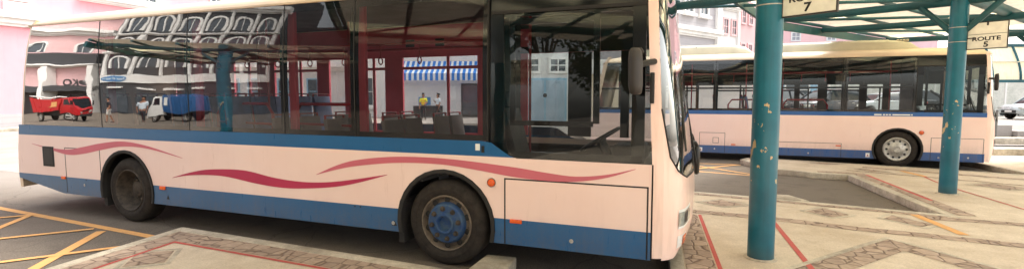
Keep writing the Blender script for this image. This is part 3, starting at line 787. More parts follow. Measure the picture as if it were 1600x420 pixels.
MB().box(.39, .42, -.012, .001, 1.28, 1.35).build('fuel_latch', M['black'], bus, bev=.003)
for x in (-6.3, -1.25, -1.17):
    MB().lathe([(-.004,.011),(-.006,0)], (x, 0, .58), 'y', 8).build('rivet', M['black'], bus)
MB().poly([(-4.5,-.003,.42),(-4.44,-.003,.42),(-4.47,-.003,.48)]).build('warning_triangle', M['ink'], bus)
MB().poly([(-.74,-.003,.40),(-.67,-.003,.40),(-.705,-.003,.46)]).build('warning_triangle', M['ink'], bus)

bus2 = thing('city_bus', 'pink and blue bus parked in the farther bay with cream units on its roof', 'bus', (7.24, 11.01, 0))
P2 = dict(P1); P2.update(nose_dx=-.30, mirror_scale=.6, paint=bus_paint('clean_pink_blue_bus_paint', .43, 1.34, 1.452, lin(5, 80, 148)), skirt=.215, glass_top=2.90, sill=1.45, drop=False, drop_z=1.45,
    arch=.56, panes=[-7.95,-6.2,-4.42,-2.92,-1.2,.36], cab=(.36, 1.72), nose_dz=.1, hubcap=True, vent=2.07, front_axle=.02, rear_axle=-5.5,
    far_windows=[(-7.4,-5.9),(-5.75,-5.0),(-4.9,-4.45),(-4.3,-3.2),(-3.0,-2.05),(-1.9,-1.4),(-1.15,-.3),(-.1,.3),(.5,1.7)], far_z=(1.40,2.22), door=(.4, 2), lining=M['cabin'], simple=True,
    seat_to=-1.3, mirror=(1.86,-.22,2.2),
    hatches=[(-4.82,-4.13,.22,.80),(-2.8,-1.23,.22,.59),(.73,1.79,.22,.80),(-4.45,-4.3,.5,.66,True)], locks=[(-4.4,.33),(-2.0,.3),(.9,.3),(1.5,.32)],
    markers=[(-3.9,.47,.12,.03),(-1.3,.53,.12,.03)], round_lamps=[(.52,.93,.05)])
make_bus(bus2, P2)
def roof_unit(name, x0, x1, y0, y1, z0, z1, r0, r1):
    rows = []
    L = x1-x0
    for k in range(15):
        u = k/14; x = x0+L*u
        h = min(1, sqrt(max(0, 1-(1-min(1, u*L/r0))**2)) if r0 else 1, sqrt(max(0, 1-(1-min(1, (1-u)*L/r1))**2)) if r1 else 1)
        hh = (z1-z0)*(.12+.88*h)
        rows.append([(x, y0, z0), (x, y0+.03, z0+hh*.75), (x, y0+.12, z0+hh*.95), (x, y0+.3, z0+hh), (x, y1-.3, z0+hh), (x, y1-.12, z0+hh*.95), (x, y1-.03, z0+hh*.75), (x, y1, z0)])
    mb = MB().grid(rows); mb.poly(rows[0]); mb.poly(rows[-1][::-1]); return mb.build(name, M['creamroof'], bus2, smooth=True, angle=50)
u1 = roof_unit('roof_unit', -7.3, -3.35, .42, 2.08, 3.02, 3.40, .5, .9)
u2 = roof_unit('roof_unit', -3.25, .62, .42, 2.08, 3.02, 3.38, .4, .9)
for x in (-1.3, -.85, -.4, .05):
    gr = MB()
    for k in range(4): gr.bar((x+.07*k, .53, 3.325), (x+.07*k+.04, .62, 3.355), .05, .05)
    gr.build('vent_grille', M['kerb'], u2)
MB().box(-5.0, -4.98, .45, .47, 3.1, 3.33).build('unit_seam', M['darkgrey'], u1)
lt = MB()
for a, b in ((-.52,-.36),(-.33,-.28),(-.265,-.22),(-.205,-.15),(-.12,.26),(.28,.31)): lt.box(a, b, -.003, .001, 1.365, 1.395)
lt.build('lettering_strip', M['white'], bus2)
for x in (-4.78, -.62):
    w_ = MB().box(x-.045, x+.045, -.003, .001, .25, .36).build('warning_sticker', M['white'], bus2)
    MB().poly([(x-.025,-.0045,.275),(x+.025,-.0045,.275),(x,-.0045,.33)]).build('warning_symbol', M['carred'], w_)

# ------------------------------------------------------------------ bay shelters, posts and signs
PA = Vector((3.16, 1.16)); S_ = Vector((.5596, .8288)); T_ = Vector((.8288, -.5596))
def rowp(s, t, z): p = PA+S_*s+T_*t; return (p.x, p.y, z)
TANG = math.atan2(T_.y, T_.x)
def shelter(root, s0, s1, beams, half, z, base, notch=None):
    tl = lambda s: -half if notch is None or not (notch[0] < s < notch[1]) else notch[2]+(notch[3]-notch[2])*(s-notch[0])/(notch[1]-notch[0])
    f = lambda s, t, zz: tuple(Vector(rowp(s, t, zz))+Vector(base))
    MB().tube([f(s0, 0, z+.08), f(s1, 0, z+.08)], .11, 14).build('main_beam', M['tealbeam'], root, smooth=True)
    for b in beams:
        MB().tube([f(b, -half, z+.06), f(b, -half*.5, z-.01), f(b, 0, z-.04), f(b, half*.5, z-.01), f(b, half, z+.06)], .075, 12).build('cross_beam', M['tealbeam'], root, smooth=True)
    for t in (-half, -half*.68, -half*.36, half*.36, half*.68, half):
        spans = [(s0, s1)] if notch is None or t > -half*.5 else [(s0, notch[0]), (notch[1] if t < -half*.9 else notch[0]+.55*(notch[1]-notch[0]), s1)]
        for a, b in spans: MB().tube([f(a, t, z+.17), f(b, t, z+.17)], .042, 8).build('purlin', M['tealbeam'], root, smooth=True)
    edge = MB()
    edge.bar(f(s0, half*1.015, z+.02), f(s1, half*1.015, z+.02), .05, .2)
    if notch is None: edge.bar(f(s0, -half*1.015, z+.02), f(s1, -half*1.015, z+.02), .05, .2)
    else:
        edge.bar(f(s0, -half*1.015, z+.02), f(notch[0], -half*1.015, z+.02), .05, .2); edge.bar(f(notch[1], -half*1.015, z+.02), f(s1, -half*1.015, z+.02), .05, .2)
        edge.bar(f(notch[0]+.05, notch[2], z+.06), f(notch[1], notch[3], z+.02), .06, .16)
    edge.build('gutter', M['tealbeam'], root)
    allb = [s0]+list(beams)+[s1]; n = 0
    s = s0
    while s < s1-.05:
        e = min(s1, s+1.04); n += 1
        rows = []
        for j in range(13):
            tj = lambda s_: tl(s_)+(half-tl(s_))*j/12
            rows.append([f(s+(e-s)*k/16, tj(s+(e-s)*k/16), z+.225+.012*cos(k*pi)) for k in range(17)])
        MB().grid(rows).build('roof_sheet', M['fibre'] if n % 3 == 0 else M['roofsheet'], root, smooth=True)
        s = e
    for k, b in enumerate(beams[:-1]):
        MB().tube([f(b, -half*.95, z+.02), f(beams[k+1], -half*.05, z+.02)], .03, 8).build('wind_brace', M['tealbeam'], root)
shl = thing('bay_shelter', 'teal tube framed shelter roof with beige and cream sheets over the row of teal posts', 'shelter roof')
shelter(shl, -10.2, 14.6, (-7.68, -3.9, -.02, 3.1, 6.23, 9.3, 13.6), 3.55, 3.55, (0, 0, 0), (3.2, 6.6, -2.4, -3.55))
shl2 = thing('bay_shelter', 'second teal shelter roof, seen only reflected in the rear windows of the nearer bus', 'shelter roof')
shelter(shl2, -7.5, .3, (-6.3, -3, 0), 3.0, 3.6, (-12.26, -5.86, 0))
def post(loc, r, label, top=3.52, base=.126):
    p = thing('shelter_post', label, 'post', (loc[0], loc[1], 0), 0, 'teal posts carrying the shelter roof')
    MB().tube([(0,0,base), (0,0,top)], r, 40).build('post_shaft', M['teal'], p, smooth=True)
    br = MB()
    for s in (-1, 1): br.tube([(T_.x*s*r*.6, T_.y*s*r*.6, top-.55), (T_.x*s*.55, T_.y*s*.55, top-.05)], .05, 10)
    br.build('post_bracket', M['tealbeam'], p, smooth=True)
    for z in (2.80, 3.05): MB().lathe([(-.006, r+.003), (.006, r+.003)], (0,0,z), 'z', 32).build('steel_band', M['silver'], p)
    MB().lathe([(0, r+.035), (.012, r+.03), (.02, r+.002)], (0,0,base), 'z', 32).build('post_collar', M['kerb'], p)
    return p
post((3.16,1.16), .133, 'big peeling teal post beside the nose of the nearer bus, carrying the route 7 sign')
post((6.64,6.31), .130, 'peeling teal post in front of the farther bus, carrying the route 5 sign')
post(rowp(13.6,0,0)[:2], .16, 'teal post beyond the right edge of the view, past the route 5 sign')
post((-1.45,-5.0), .15, 'teal post with the bay sign, reflected in the driver window of the nearer bus', base=.0)
post((-9.1,-4.7), .16, 'teal post seen reflected in the middle windows of the nearer bus', base=.0)
def route_sign(c, r, number, label):
    sg = thing('route_sign', label, 'sign', (c[0], c[1], 0), TANG, 'route signs on the shelter posts')
    x0, x1, z0, z1 = r+.005, r+.50, 2.67, 3.10
    MB().box(x0, x1, -.012, .012, z0, z1).build('sign_plate', M['signwhite'], sg, bev=.003)
    fr = MB()
    for a, b, c_, d in ((x0-.012, x1+.012, z0-.014, z0), (x0-.012, x1+.012, z1, z1+.014), (x0-.012, x0, z0, z1), (x1, x1+.012, z0, z1)): fr.box(a, b, -.016, .016, c_, d)
    fr.build('sign_frame', M['darkgrey'], sg)
    MB().box(x0+.002, x1-.002, -.0145, -.012, z0+.235, z0+.241).build('dividing_line', M['ink'], sg)
    xm = (x0+x1)/2
    text('lettering', 'ROUTE', .092, M['ink'], sg, upright((xm-.01, -.0135, z0+.158), 0), sx=1.22)
    text('lettering', number, .12, M['ink'], sg, upright((xm-.01, -.0135, z0+.062), 0), sx=1.15)
    bk = MB()
    for z in (z0+.18, z1-.03):
        bk.bar((-.02, -.02, z), (x0+.10, -.02, z), .012, .014)
    for x in (x0+.06, xm): bk.box(x-.012, x+.012, -.02, .02, z1-.05, z1+.02)
    bk.build('sign_clip', M['darkgrey'], sg)
route_sign((3.16,1.16), .133, '7', 'weathered white route 7 sign fixed to the nearest teal post')
route_sign((6.64,6.31), .130, '5', 'weathered white route 5 sign fixed to the farther teal post')
bs = thing('bay_sign', 'white sign reading BAY 7 SPARE, seen mirrored in the driver window of the nearer bus', 'sign', (-1.45,-5.0,0), math.atan2(.18,-.47))
MB().box(-.66, -.16, -.012, .012, 2.33, 2.88).build('sign_plate', M['signwhite'], bs)
MB().box(-.655, -.165, -.0145, -.012, 2.60, 2.607).build('dividing_line', M['ink'], bs)
text('lettering', 'BAY 7', .17, M['ink'], bs, upright((-.41, -.0135, 2.74), 0)); text('lettering', 'SPARE', .15, M['ink'], bs, upright((-.41, -.0135, 2.46), 0))
MB().box(-.2, .0, -.02, .02, 2.8, 2.83).build('sign_clip', M['darkgrey'], bs)

# ------------------------------------------------------------------ buildings
def windows(root, specs, glass, trim, depth=.12, sill=True, mull=1):
    """specs (x, z, w, h) in the facade's own frame; the facade faces local -y"""
    for (x, z, ww, hh) in specs:
        fr = MB(); e = .11
        for a, b, c, d in ((x-ww/2-e, x+ww/2+e, z+hh, z+hh+e), (x-ww/2-e, x-ww/2, z, z+hh), (x+ww/2, x+ww/2+e, z, z+hh), (x-ww/2-e, x+ww/2+e, z-e, z)): fr.box(a, b, -depth, .05, c, d)
        w_ = fr.build('window', trim, root)
        MB().box(x-ww/2, x+ww/2, -.03, .05, z, z+hh).build('pane', glass, w_)
        g = MB()
        for k in range(1, mull+1): g.box(x-ww/2+ww*k/(mull+1)-.025, x-ww/2+ww*k/(mull+1)+.025, -.055, -.028, z, z+hh)
        g.box(x-ww/2, x+ww/2, -.054, -.029, z+hh*.5-.025, z+hh*.5+.025)
        g.build('glazing_bars', trim, w_)
        if sill: MB().box(x-ww/2-.22, x+ww/2+.22, -.26, .04, z-e-.16, z-e).build('sill', trim, w_)
def ledge(root, x0, x1, z0, z1, d, m, name='cornice'):
    mb = MB(); h = z1-z0
    mb.box(x0, x1, -d, .02, z0+h*.55, z1); mb.box(x0, x1, -d*.6, .02, z0+h*.2, z0+h*.55-.002); mb.box(x0, x1, -d*.3, .02, z0, z0+h*.2-.002)
    return mb.build(name, m, root)
# pink building at the far left
pk = thing('pink_building', 'large pink rendered building with white cornice at the far left behind the bus', 'building', (-33.8, 3.5, 0), pi/2)
MB().box(0, 55, 0, 10, 0, 15).build('wall', M['pinkwall'], pk)
ledge(pk, -.1, 55.1, 5.75, 6.55, .45, M['whitetrim'])
MB().box(0, 55, -.12, .02, 0, .85).build('plinth', M['greywall'], pk)
for x0, x1 in ((7.75, 9.15),):
    q = MB()
    for k in range(10): q.box(x0+(.16 if k % 2 else 0), x1-(.16 if k % 2 else 0), -.12-.03*(k % 2), .02, 6.56+.62*k, 6.56+.62*k+.56)
    q.build('quoin_pilaster', M['whitetrim'], pk)
ledge(pk, 11.4, 17.2, 7.75, 8.15, .4, M['whitetrim'], 'balcony_ledge')
windows(pk, [(13.1, 8.4, 1.3, 2.6), (15.4, 8.4, 1.3, 2.6), (21, 8.2, 1.3, 2.6), (24, 8.2, 1.3, 2.6), (28, 8.2, 1.3, 2.6)], M['winglass'], M['whitetrim'], mull=2)
windows(pk, [(5.3, 2.9, 1.0, 1.6), (14, 2.4, 1.5, 2.2), (20, 2.4, 1.5, 2.2), (26, 2.4, 1.5, 2.2), (32, 2.4, 1.5, 2.2)], M['winglass'], M['whitetrim'])
# grey building and its neighbours above the farther bus
GA = math.atan2(.87, .49)
def gb(t): return (.93+.49*t, 26.8+.87*t, 0)
g1 = thing('grey_building', 'grey clapboard building with white window surrounds above the rear of the farther bus', 'building', gb(-4), GA)
MB().box(0, 8.6, 0, 9, 0, 14).build('wall', M['greywall'], g1)
ledge(g1, -.1, 8.7, 5.5, 6.05, .35, M['whitetrim'], 'string_course')
q = MB().box(8.2, 8.75, -.2, .3, 0, 14).build('corner_pilaster', M['whitetrim'], g1)
windows(g1, [(3.4, 6.95, .85, 2.1), (5.0, 6.95, .85, 2.1), (6.7, 6.95, .85, 2.1), (1.3, 6.95, .85, 2.1)], M['winglass'], M['whitetrim'], sill=True)
windows(g1, [(1.6, 2.6, 1.2, 2.0), (4.5, 2.6, 1.2, 2.0)], M['winglass'], M['whitetrim'])
g2 = thing('white_building', 'narrow white building with paired windows between the grey and the pink building', 'building', gb(4.85), GA)
MB().box(0, 2.5, 0, 9, 0, 13).build('wall', M['whitewall'], g2)
ledge(g2, 0, 2.5, 7.5, 7.9, .25, M['whitetrim'], 'string_course')
windows(g2, [(.65, 6.0, .55, .9), (1.75, 6.0, .55, .9), (.65, 8.4, .55, .9), (1.75, 8.4, .55, .9), (.65, 3.2, .55, .9), (1.75, 3.2, .55, .9)], M['winglass'], M['pinkpale'], .08, False)
MB().box(2.22, 2.48, -.12, .02, 0, 13).build('corner_pilaster', M['whitetrim'], g2)
g3 = thing('pink_townhouse', 'narrow dusty pink building with small paired windows just left of the nearest teal post', 'building', gb(7.38), GA)
MB().box(0, 2.5, 0, 9, 0, 10.4).build('wall', wall_mat('dusty_pink_wall', lin(214, 178, 178)), g3)
windows(g3, [(.55, 6.9, .5, .85), (1.6, 6.9, .5, .85), (.55, 4.6, .5, .85), (1.6, 4.6, .5, .85)], M['winglass'], M['pinkpale'], .08, False)
ledge(g3, -.05, 2.55, 10.4, 10.7, .2, M['whitetrim'])
pb = world(21.5, 46)
g4 = thing('pale_building', 'pale pink building with two small grey windows between the two teal posts', 'building', pb, YAW-.06)
MB().box(0, 16.5, 0, 9, 0, 13.5).build('wall', M['pinkpale'], g4)
windows(g4, [(7.3, 6.9, .65, .62), (9.85, 7.0, .65, .62), (4.2, 6.9, .65, .62), (12.8, 6.9, .65, .62)], simple('grey_shutter', lin(150, 152, 158), .5, 0, .1, 4), M['whitewall'], .06, False)
ledge(g4, -.1, 16.6, 13.5, 13.9, .3, M['whitetrim'])
# raised ground behind the bays
def slab(name, pts, z, m):
    return struct(MB().prism([tuple(world(a, b)[:2]) for a, b in pts], .003, z).build(name, m, bev=.03))
slab('raised_road', [(6,22.5),(21.9,21.8),(21.9,60),(6,60)], .60, M['street']); slab('raised_road', [(21.95,21.6),(60,21),(90,70),(21.95,60)], .35, M['street'])
slab('raised_pavement', [(-26,29),(1.5,29),(1.5,60),(-26,60)], .30, M['street'])
# shop with the striped awning
sp = world(-12.4, 37.5)
s1 = thing('awning_shop', 'white shop with blue and white striped awning seen through the nearer bus', 'shop', (sp.x, sp.y, .29), YAW)
MB().box(0, 13, 0, 8, 0, 7.5).build('wall', M['whitewall'], s1)
def stripes_mat():
    t = NT('striped_awning'); v = t.coord(); x = t.n('SeparateXYZ', {'Vector': v}).outputs[0]
    m = t.math('LESS_THAN', t.math('FRACT', t.math('MULTIPLY', x, 2.6)), .55)
    c = t.mix(m, lin(236, 240, 246), lin(52, 128, 214))
    d = t.bsdf(c, .8); tr = t.n('BsdfTranslucent', {'Color': c}).outputs[0]
    return t.done(t.n('MixShader', {0: .35, 1: d, 2: tr}).outputs[0])
aw = MB()
rows = []
for k in range(9):
    u = k/8; rows.append([(3.9+i*.125, -.05-1.6*u, 4.15-.95*u-.12*sin(u*pi)+.012*sin(i*2.1)*u) for i in range(57)])
aw.grid(rows)
aw.grid([[(3.9+i*.125, -1.65, 3.2), ] +[(3.9+i*.125, -1.66, 2.72-.05*(abs(sin(i*pi/4))))] for i in range(57)])
aw_ = aw.build('awning', stripes_mat(), s1, smooth=True)
windows(s1, [(1.3, .9, 1.4, 2.0)], M['winglass'], M['whitetrim'])
dr = MB().box(8.6, 9.9, -.06, .05, .02, 2.5).build('door', M['darkgrey'], s1)
MB().box(8.7, 9.8, -.075, -.06, .2, 2.4).build('pane', M['winglass'], dr)
MB().box(7.4, 8.2, -.03, .02, 1.3, 2.3).build('notice', M['whitetrim'], s1); MB().box(5.4, 6.3, -.03, .02, .9, 1.5).build('notice', M['signblue'], s1)
dr = MB().box(5.0, 7.2, -.05, .05, .02, .85).build('counter', M['darkgrey'], s1)
# pale buildings seen through the middle windows
pp = world(-27.5, 41)
s2 = thing('pale_shophouse', 'long pale grey shophouse seen through the middle windows of the nearer bus', 'building', (pp.x, pp.y, .29), YAW)
MB().box(0, 14.8, 0, 8, 0, 9).build('wall', M['whitewall'], s2)
windows(s2, [(2+2.4*k, 1.0, 1.5, 1.9) for k in range(5)], M['winglass'], M['bluegrey'])
ledge(s2, 0, 14.8, 3.6, 4.1, .9, M['whitetrim'], 'porch_slab')
# kiosk with the pale blue doors
kp_ = world(.2, 24)
s3 = thing('white_kiosk', 'white kiosk with pale blue double doors seen through the cab of the nearer bus', 'kiosk', (kp_.x, kp_.y, 0), YAW)
MB().box(0, 2.75, 0, 3, 0, 4.2).build('wall', M['whitewall'], s3)
dr = MB().box(.35, 2.42, -.05, .03, .55, 2.72).build('door', M['bluegrey'], s3)
MB().box(.45, 1.33, -.065, -.05, .65, 2.62).build('door_leaf', M['poster'], dr); MB().box(1.43, 2.32, -.065, -.05, .65, 2.62).build('door_leaf', M['poster'], dr)
MB().lathe([(-.02,.1),(-.03,0)], (1.38, -.065, 1.9), 'y', 14).build('handle', M['darkgrey'], dr)
windows(s3, [(.7, 3.05, .7, .55), (2.0, 3.05, .7, .55)], M['winglass'], M['whitetrim'], .06, False)
kc = world(3.25, 20)
s4 = thing('cream_pavilion', 'cream rendered building with blue lettered fascia seen through the windscreen side of the cab', 'building', (kc.x, kc.y, 0), YAW)
MB().box(0, 1.0, 0, 3, 0, 2.72).build('wall', M['creamwall'], s4); MB().box(1.0, 6.5, .35, 3, 0, 2.72).build('wall', M['whitewall'], s4)
MB().box(-.1, 6.6, -.25, 3.1, 2.73, 3.3).build('fascia', M['whitetrim'], s4)
text('lettering', 'Apotheke'[:5], .3, M['signblue'], s4, upright((3.3, -.262, 3.02), 0)) if False else None
MB().box(.35, 2.2, -.262, -.252, 2.95, 3.1).build('fascia_band', M['signblue'], s4)
windows(s4, [(2.0, .9, 1.2, 1.3), (4.2, .9, 1.2, 1.3)], M['winglass'], M['whitetrim'], .06, False) if False else None
# blue shop behind the parked cars
bl = world(14, 44)
s5 = thing('blue_shop', 'pale blue and white shop behind the parked cars, seen through the farther bus', 'shop', (bl.x, bl.y, .6), YAW)
MB().box(0, 24, 0, 8, 0, 5.2).build('wall', M['bluegrey'], s5)
for k in range(5):
    MB().box(4.2*k+.2, 4.2*k+.9, -.12, .02, 0, 5).build('pilaster', M['whitetrim'], s5)
windows(s5, [(4.2*k+2.6, .8, 2.0, 2.0) for k in range(5)], M['winglass'], M['whitetrim'])
# cream fascia shelter and wall on the right
fc = world(22.5, 25.5)
f1 = thing('cream_canopy', 'cream panelled shelter fascia with teal frame at the right edge behind the farther bus', 'shelter', (fc.x, fc.y, .6), YAW-.03)
for k in range(8):
    rows = []
    for j in range(9):
        u = j/8; rows.append([(k*1.35+.05, -.55*sin(u*pi/2), 3.75-1.72*u), (k*1.35+1.30, -.55*sin(u*pi/2), 3.75-1.72*u)])
    MB().grid(rows).build('fascia_panel', M['panel'], f1, smooth=True)
    rb = MB().tube([(k*1.35, -.56*sin(j/8*pi/2)-.02, 3.76-1.73*j/8) for j in range(9)], .05, 8)
    rb.build('frame_rib', M['tealbeam'], f1)
MB().bar((-.1, -.58, 2.0), (11, -.58, 2.0), .1, .14).build('frame_rail', M['tealbeam'], f1); MB().bar((-.1, -.42, 2.95), (11, -.42, 2.95), .05, .05).build('frame_rail', M['creamroof'], f1)
MB().bar((-.1, 0, 3.8), (11, 0, 3.8), .1, .14).build('frame_rail', M['tealbeam'], f1)
for x in (.05, 5.4, 10.8): MB().tube([(x, .1, -.25), (x, .1, 3.75)], .07, 10).build('frame_post', M['tealbeam'], f1)
wl = world(24, 38)
f2 = thing('boundary_wall', 'mottled white panel wall behind the silver car at the right edge', 'wall', (wl.x, wl.y, .6), YAW-.03)
MB().box(0, 30, 0, .25, -.25, 2.9).build('wall', concrete_mat('mottled_white_wall', lin(204, 206, 198), lin(238, 236, 226), lin(166, 172, 160), 2.2), f2)
for k in range(12): MB().box(2.6*k, 2.6*k+.12, -.04, .0, -.25, 2.9).build('wall_rib', M['whitetrim'], f2)
bp_ = world(20.4, 21.0)
b_ = thing('bollard', 'slim grey metal post on the kerb beside the nose of the farther bus', 'bollard', (bp_.x, bp_.y, .005))
MB().tube([(0,0,0), (0,0,1.25)], .04, 12).build('post_shaft', M['wood'], b_, smooth=True); MB().lathe([(0,.042),(.03,.03),(.04,0)], (0,0,1.25), 'z', 12).build('post_cap', M['darkgrey'], b_)
# houses behind the viewer, seen only as reflections
RD = math.atan2(.361, -.9325)
def refl(px, b): return mworld((px-800)/780*b, b)
o_ = refl(425, 54)
r1 = thing('charcoal_shophouse', 'charcoal shophouse with white arched window surrounds, reflected in the rear windows of the nearer bus', 'building', o_, RD)
MB().box(0, 18.5, 0, 9, 0, 24).build('wall', M['charcoal'], r1)
MB().box(.2, 18.3, -.22, .02, 3.75, 5.05).build('sign_band', M['whitetrim'], r1)
ov = MB().lathe([(-.04, 1), (-.06, .97), (-.062, 0)], (0, 0, 0), 'y', 40); ov.v = [(x*1.55+16.6, y-.22, z*.55+4.4) for x, y, z in ov.v]
ov_ = ov.build('oval_sign', M['signblue'], r1)
text('lettering', 'Food Centre', .5, M['white'], ov_, upright((16.6, -.29, 4.4), 0))
def arch(root, x, z, ww, hh):
    n = 14; o = []; i = []
    for k in range(n+1):
        a = pi*k/n
        o.append((x-(ww/2+.28)*cos(a), z+hh+(ww/2+.28)*sin(a))); i.append((x-ww/2*cos(a), z+hh+ww/2*sin(a)))
    o = [(x-ww/2-.28, z)]+o+[(x+ww/2+.28, z)]; i = [(x-ww/2, z)]+i+[(x+ww/2, z)]
    mb = MB()
    for k in range(len(o)-1):
        q = [o[k], o[k+1], i[k+1], i[k]]
        mb.add([(a, -.2, b) for a, b in q]+[(a, .02, b) for a, b in q], [(0,1,2,3),(7,6,5,4),(0,4,5,1),(1,5,6,2),(2,6,7,3),(3,7,4,0)])
    w_ = mb.build('arched_window', M['whitetrim'], root)
    pn = MB().add([(a, -.03, b) for a, b in i], [tuple(range(len(i)))]).build('pane', M['winglass'], w_)
    MB().box(x-.04, x+.04, -.1, -.03, z, z+hh+ww/2).build('glazing_bars', M['whitetrim'], w_)
for x in (1.7, 4.6, 7.5, 10.4, 13.3, 16.4): arch(r1, x, 6.4, 1.5, 2.0); arch(r1, x, 11, 1.5, 2.0); arch(r1, x, 15.6, 1.5, 2.0)
ledge(r1, 0, 18.5, 9.9, 10.4, .5, M['whitetrim']); ledge(r1, 0, 18.5, 14.5, 15.0, .5, M['whitetrim']); ledge(r1, -.2, 18.7, 19.4, 20.6, .8, M['whitetrim'])
pr = MB()
for x in (.3, 3.2, 6.1, 9, 11.9, 14.9, 18): pr.box(x-.15, x+.15, -.3, .02, 5.06, 19.4)
pr.build('pilaster', M['whitetrim'], r1)
for x in (1.8, 4.7, 7.6, 10.5, 13.4, 16.5):
    MB().box(x-1.1, x+1.1, -.05, .02, .1, 2.6).build('shop_front', M['winglass'], r1); MB().box(x-.8, x+.8, -.4, .02, 2.7, 2.95).build('shop_awning', M['whitetrim'], r1)
o_ = refl(158, 56)
r2 = thing('pink_shophouse', 'pink shophouse with dark lettering and white arcade, reflected in the rearmost bus windows', 'building', o_, RD)
MB().box(0, 22, 0, 9, 0, 19).build('wall', M['pinkpale'], r2); ledge(r2, -.2, 22.2, 15, 16.2, .9, M['whitetrim']); MB().box(0, 22, -.6, 9, 19.002, 22).build('roof', M['charcoal'], r2)
MB().box(0, 22, -1.2, .02, 2.5, 3.25).build('porch_fascia', M['charcoal'], r2)
MB().box(0, 22, -.08, .02, 0, 2.48).build('shop_front', M['darkgrey'], r2)
text('lettering', 'OKO', 1.5, M['charcoal'], r2, upright((2.4, -.03, 3.75), 0), ext=.02)
for x in (.25, 5.3, 10.5, 15.5): MB().box(x-.25, x+.25, -1.3, -.1, 0, 7.2).build('column', M['whitetrim'], r2)
ledge(r2, -.1, 22, 7.0, 7.6, 1.4, M['whitetrim'])
MB().box(0, 22, -.9, .02, 7.61, 10.4).build('verandah_roof', M['charcoal'], r2)
for x in (2.6, 8, 13, 18): arch(r2, x, 10.8, 1.6, 1.6)
o_ = refl(760, 60)
r3 = thing('dark_reflection_block', 'plain dark building added behind the viewer to dim the reflections in the middle windows of the nearer bus', 'building', o_, RD)
MB().box(0, 26, 0, 9, 0, 18).build('wall', M['charcoal'], r3)  # unseen block, added dark to keep the middle-window reflections dim
windows(r3, [(2.2+3.1*k, 4.0, 1.5, 1.9) for k in range(8)], M['winglass'], M['darkgrey']); windows(r3, [(2.2+3.1*k, .6, 2.0, 2.2) for k in range(8)], M['winglass'], M['darkgrey'], sill=False)

# ------------------------------------------------------------------ vehicles
def car_wheels(root, xs, hw, r, m):
    for x in xs:
        for s in (-1, 1):
            w_ = empty('wheel', (x, s*hw, r)); w_.parent = root; w_.rotation_euler = (0, 0, 0 if s < 0 else pi)
            MB().lathe([(.0,r*.64),(-.01,r*.7),(.0,r*.9),(.03,r),(.18,r),(.2,r*.8),(.2,r*.6)], (0,0,0), 'y', 28).build('tyre', M['tyre'], w_, smooth=True)
            MB().lathe([(.03,r*.66),(.02,r*.6),(.05,r*.55),(.06,0)], (0,0,0), 'y', 24).build('rim', M['black'], w_)
            sp_ = MB()
            for k in range(5):
                a = 2*pi*k/5+.3; sp_.bar((0, .015, 0), (r*.62*cos(a), .02, r*.62*sin(a)), .05, r*.2)
            sp_.lathe([(.0,r*.14),(-.005,0)], (0,0,0), 'y', 12); sp_.lathe([(.02,r*.66),(.005,r*.66),(.005,r*.58),(.02,r*.58)], (0,0,0), 'y', 28)
            sp_.build('spokes', M['silver'], w_)
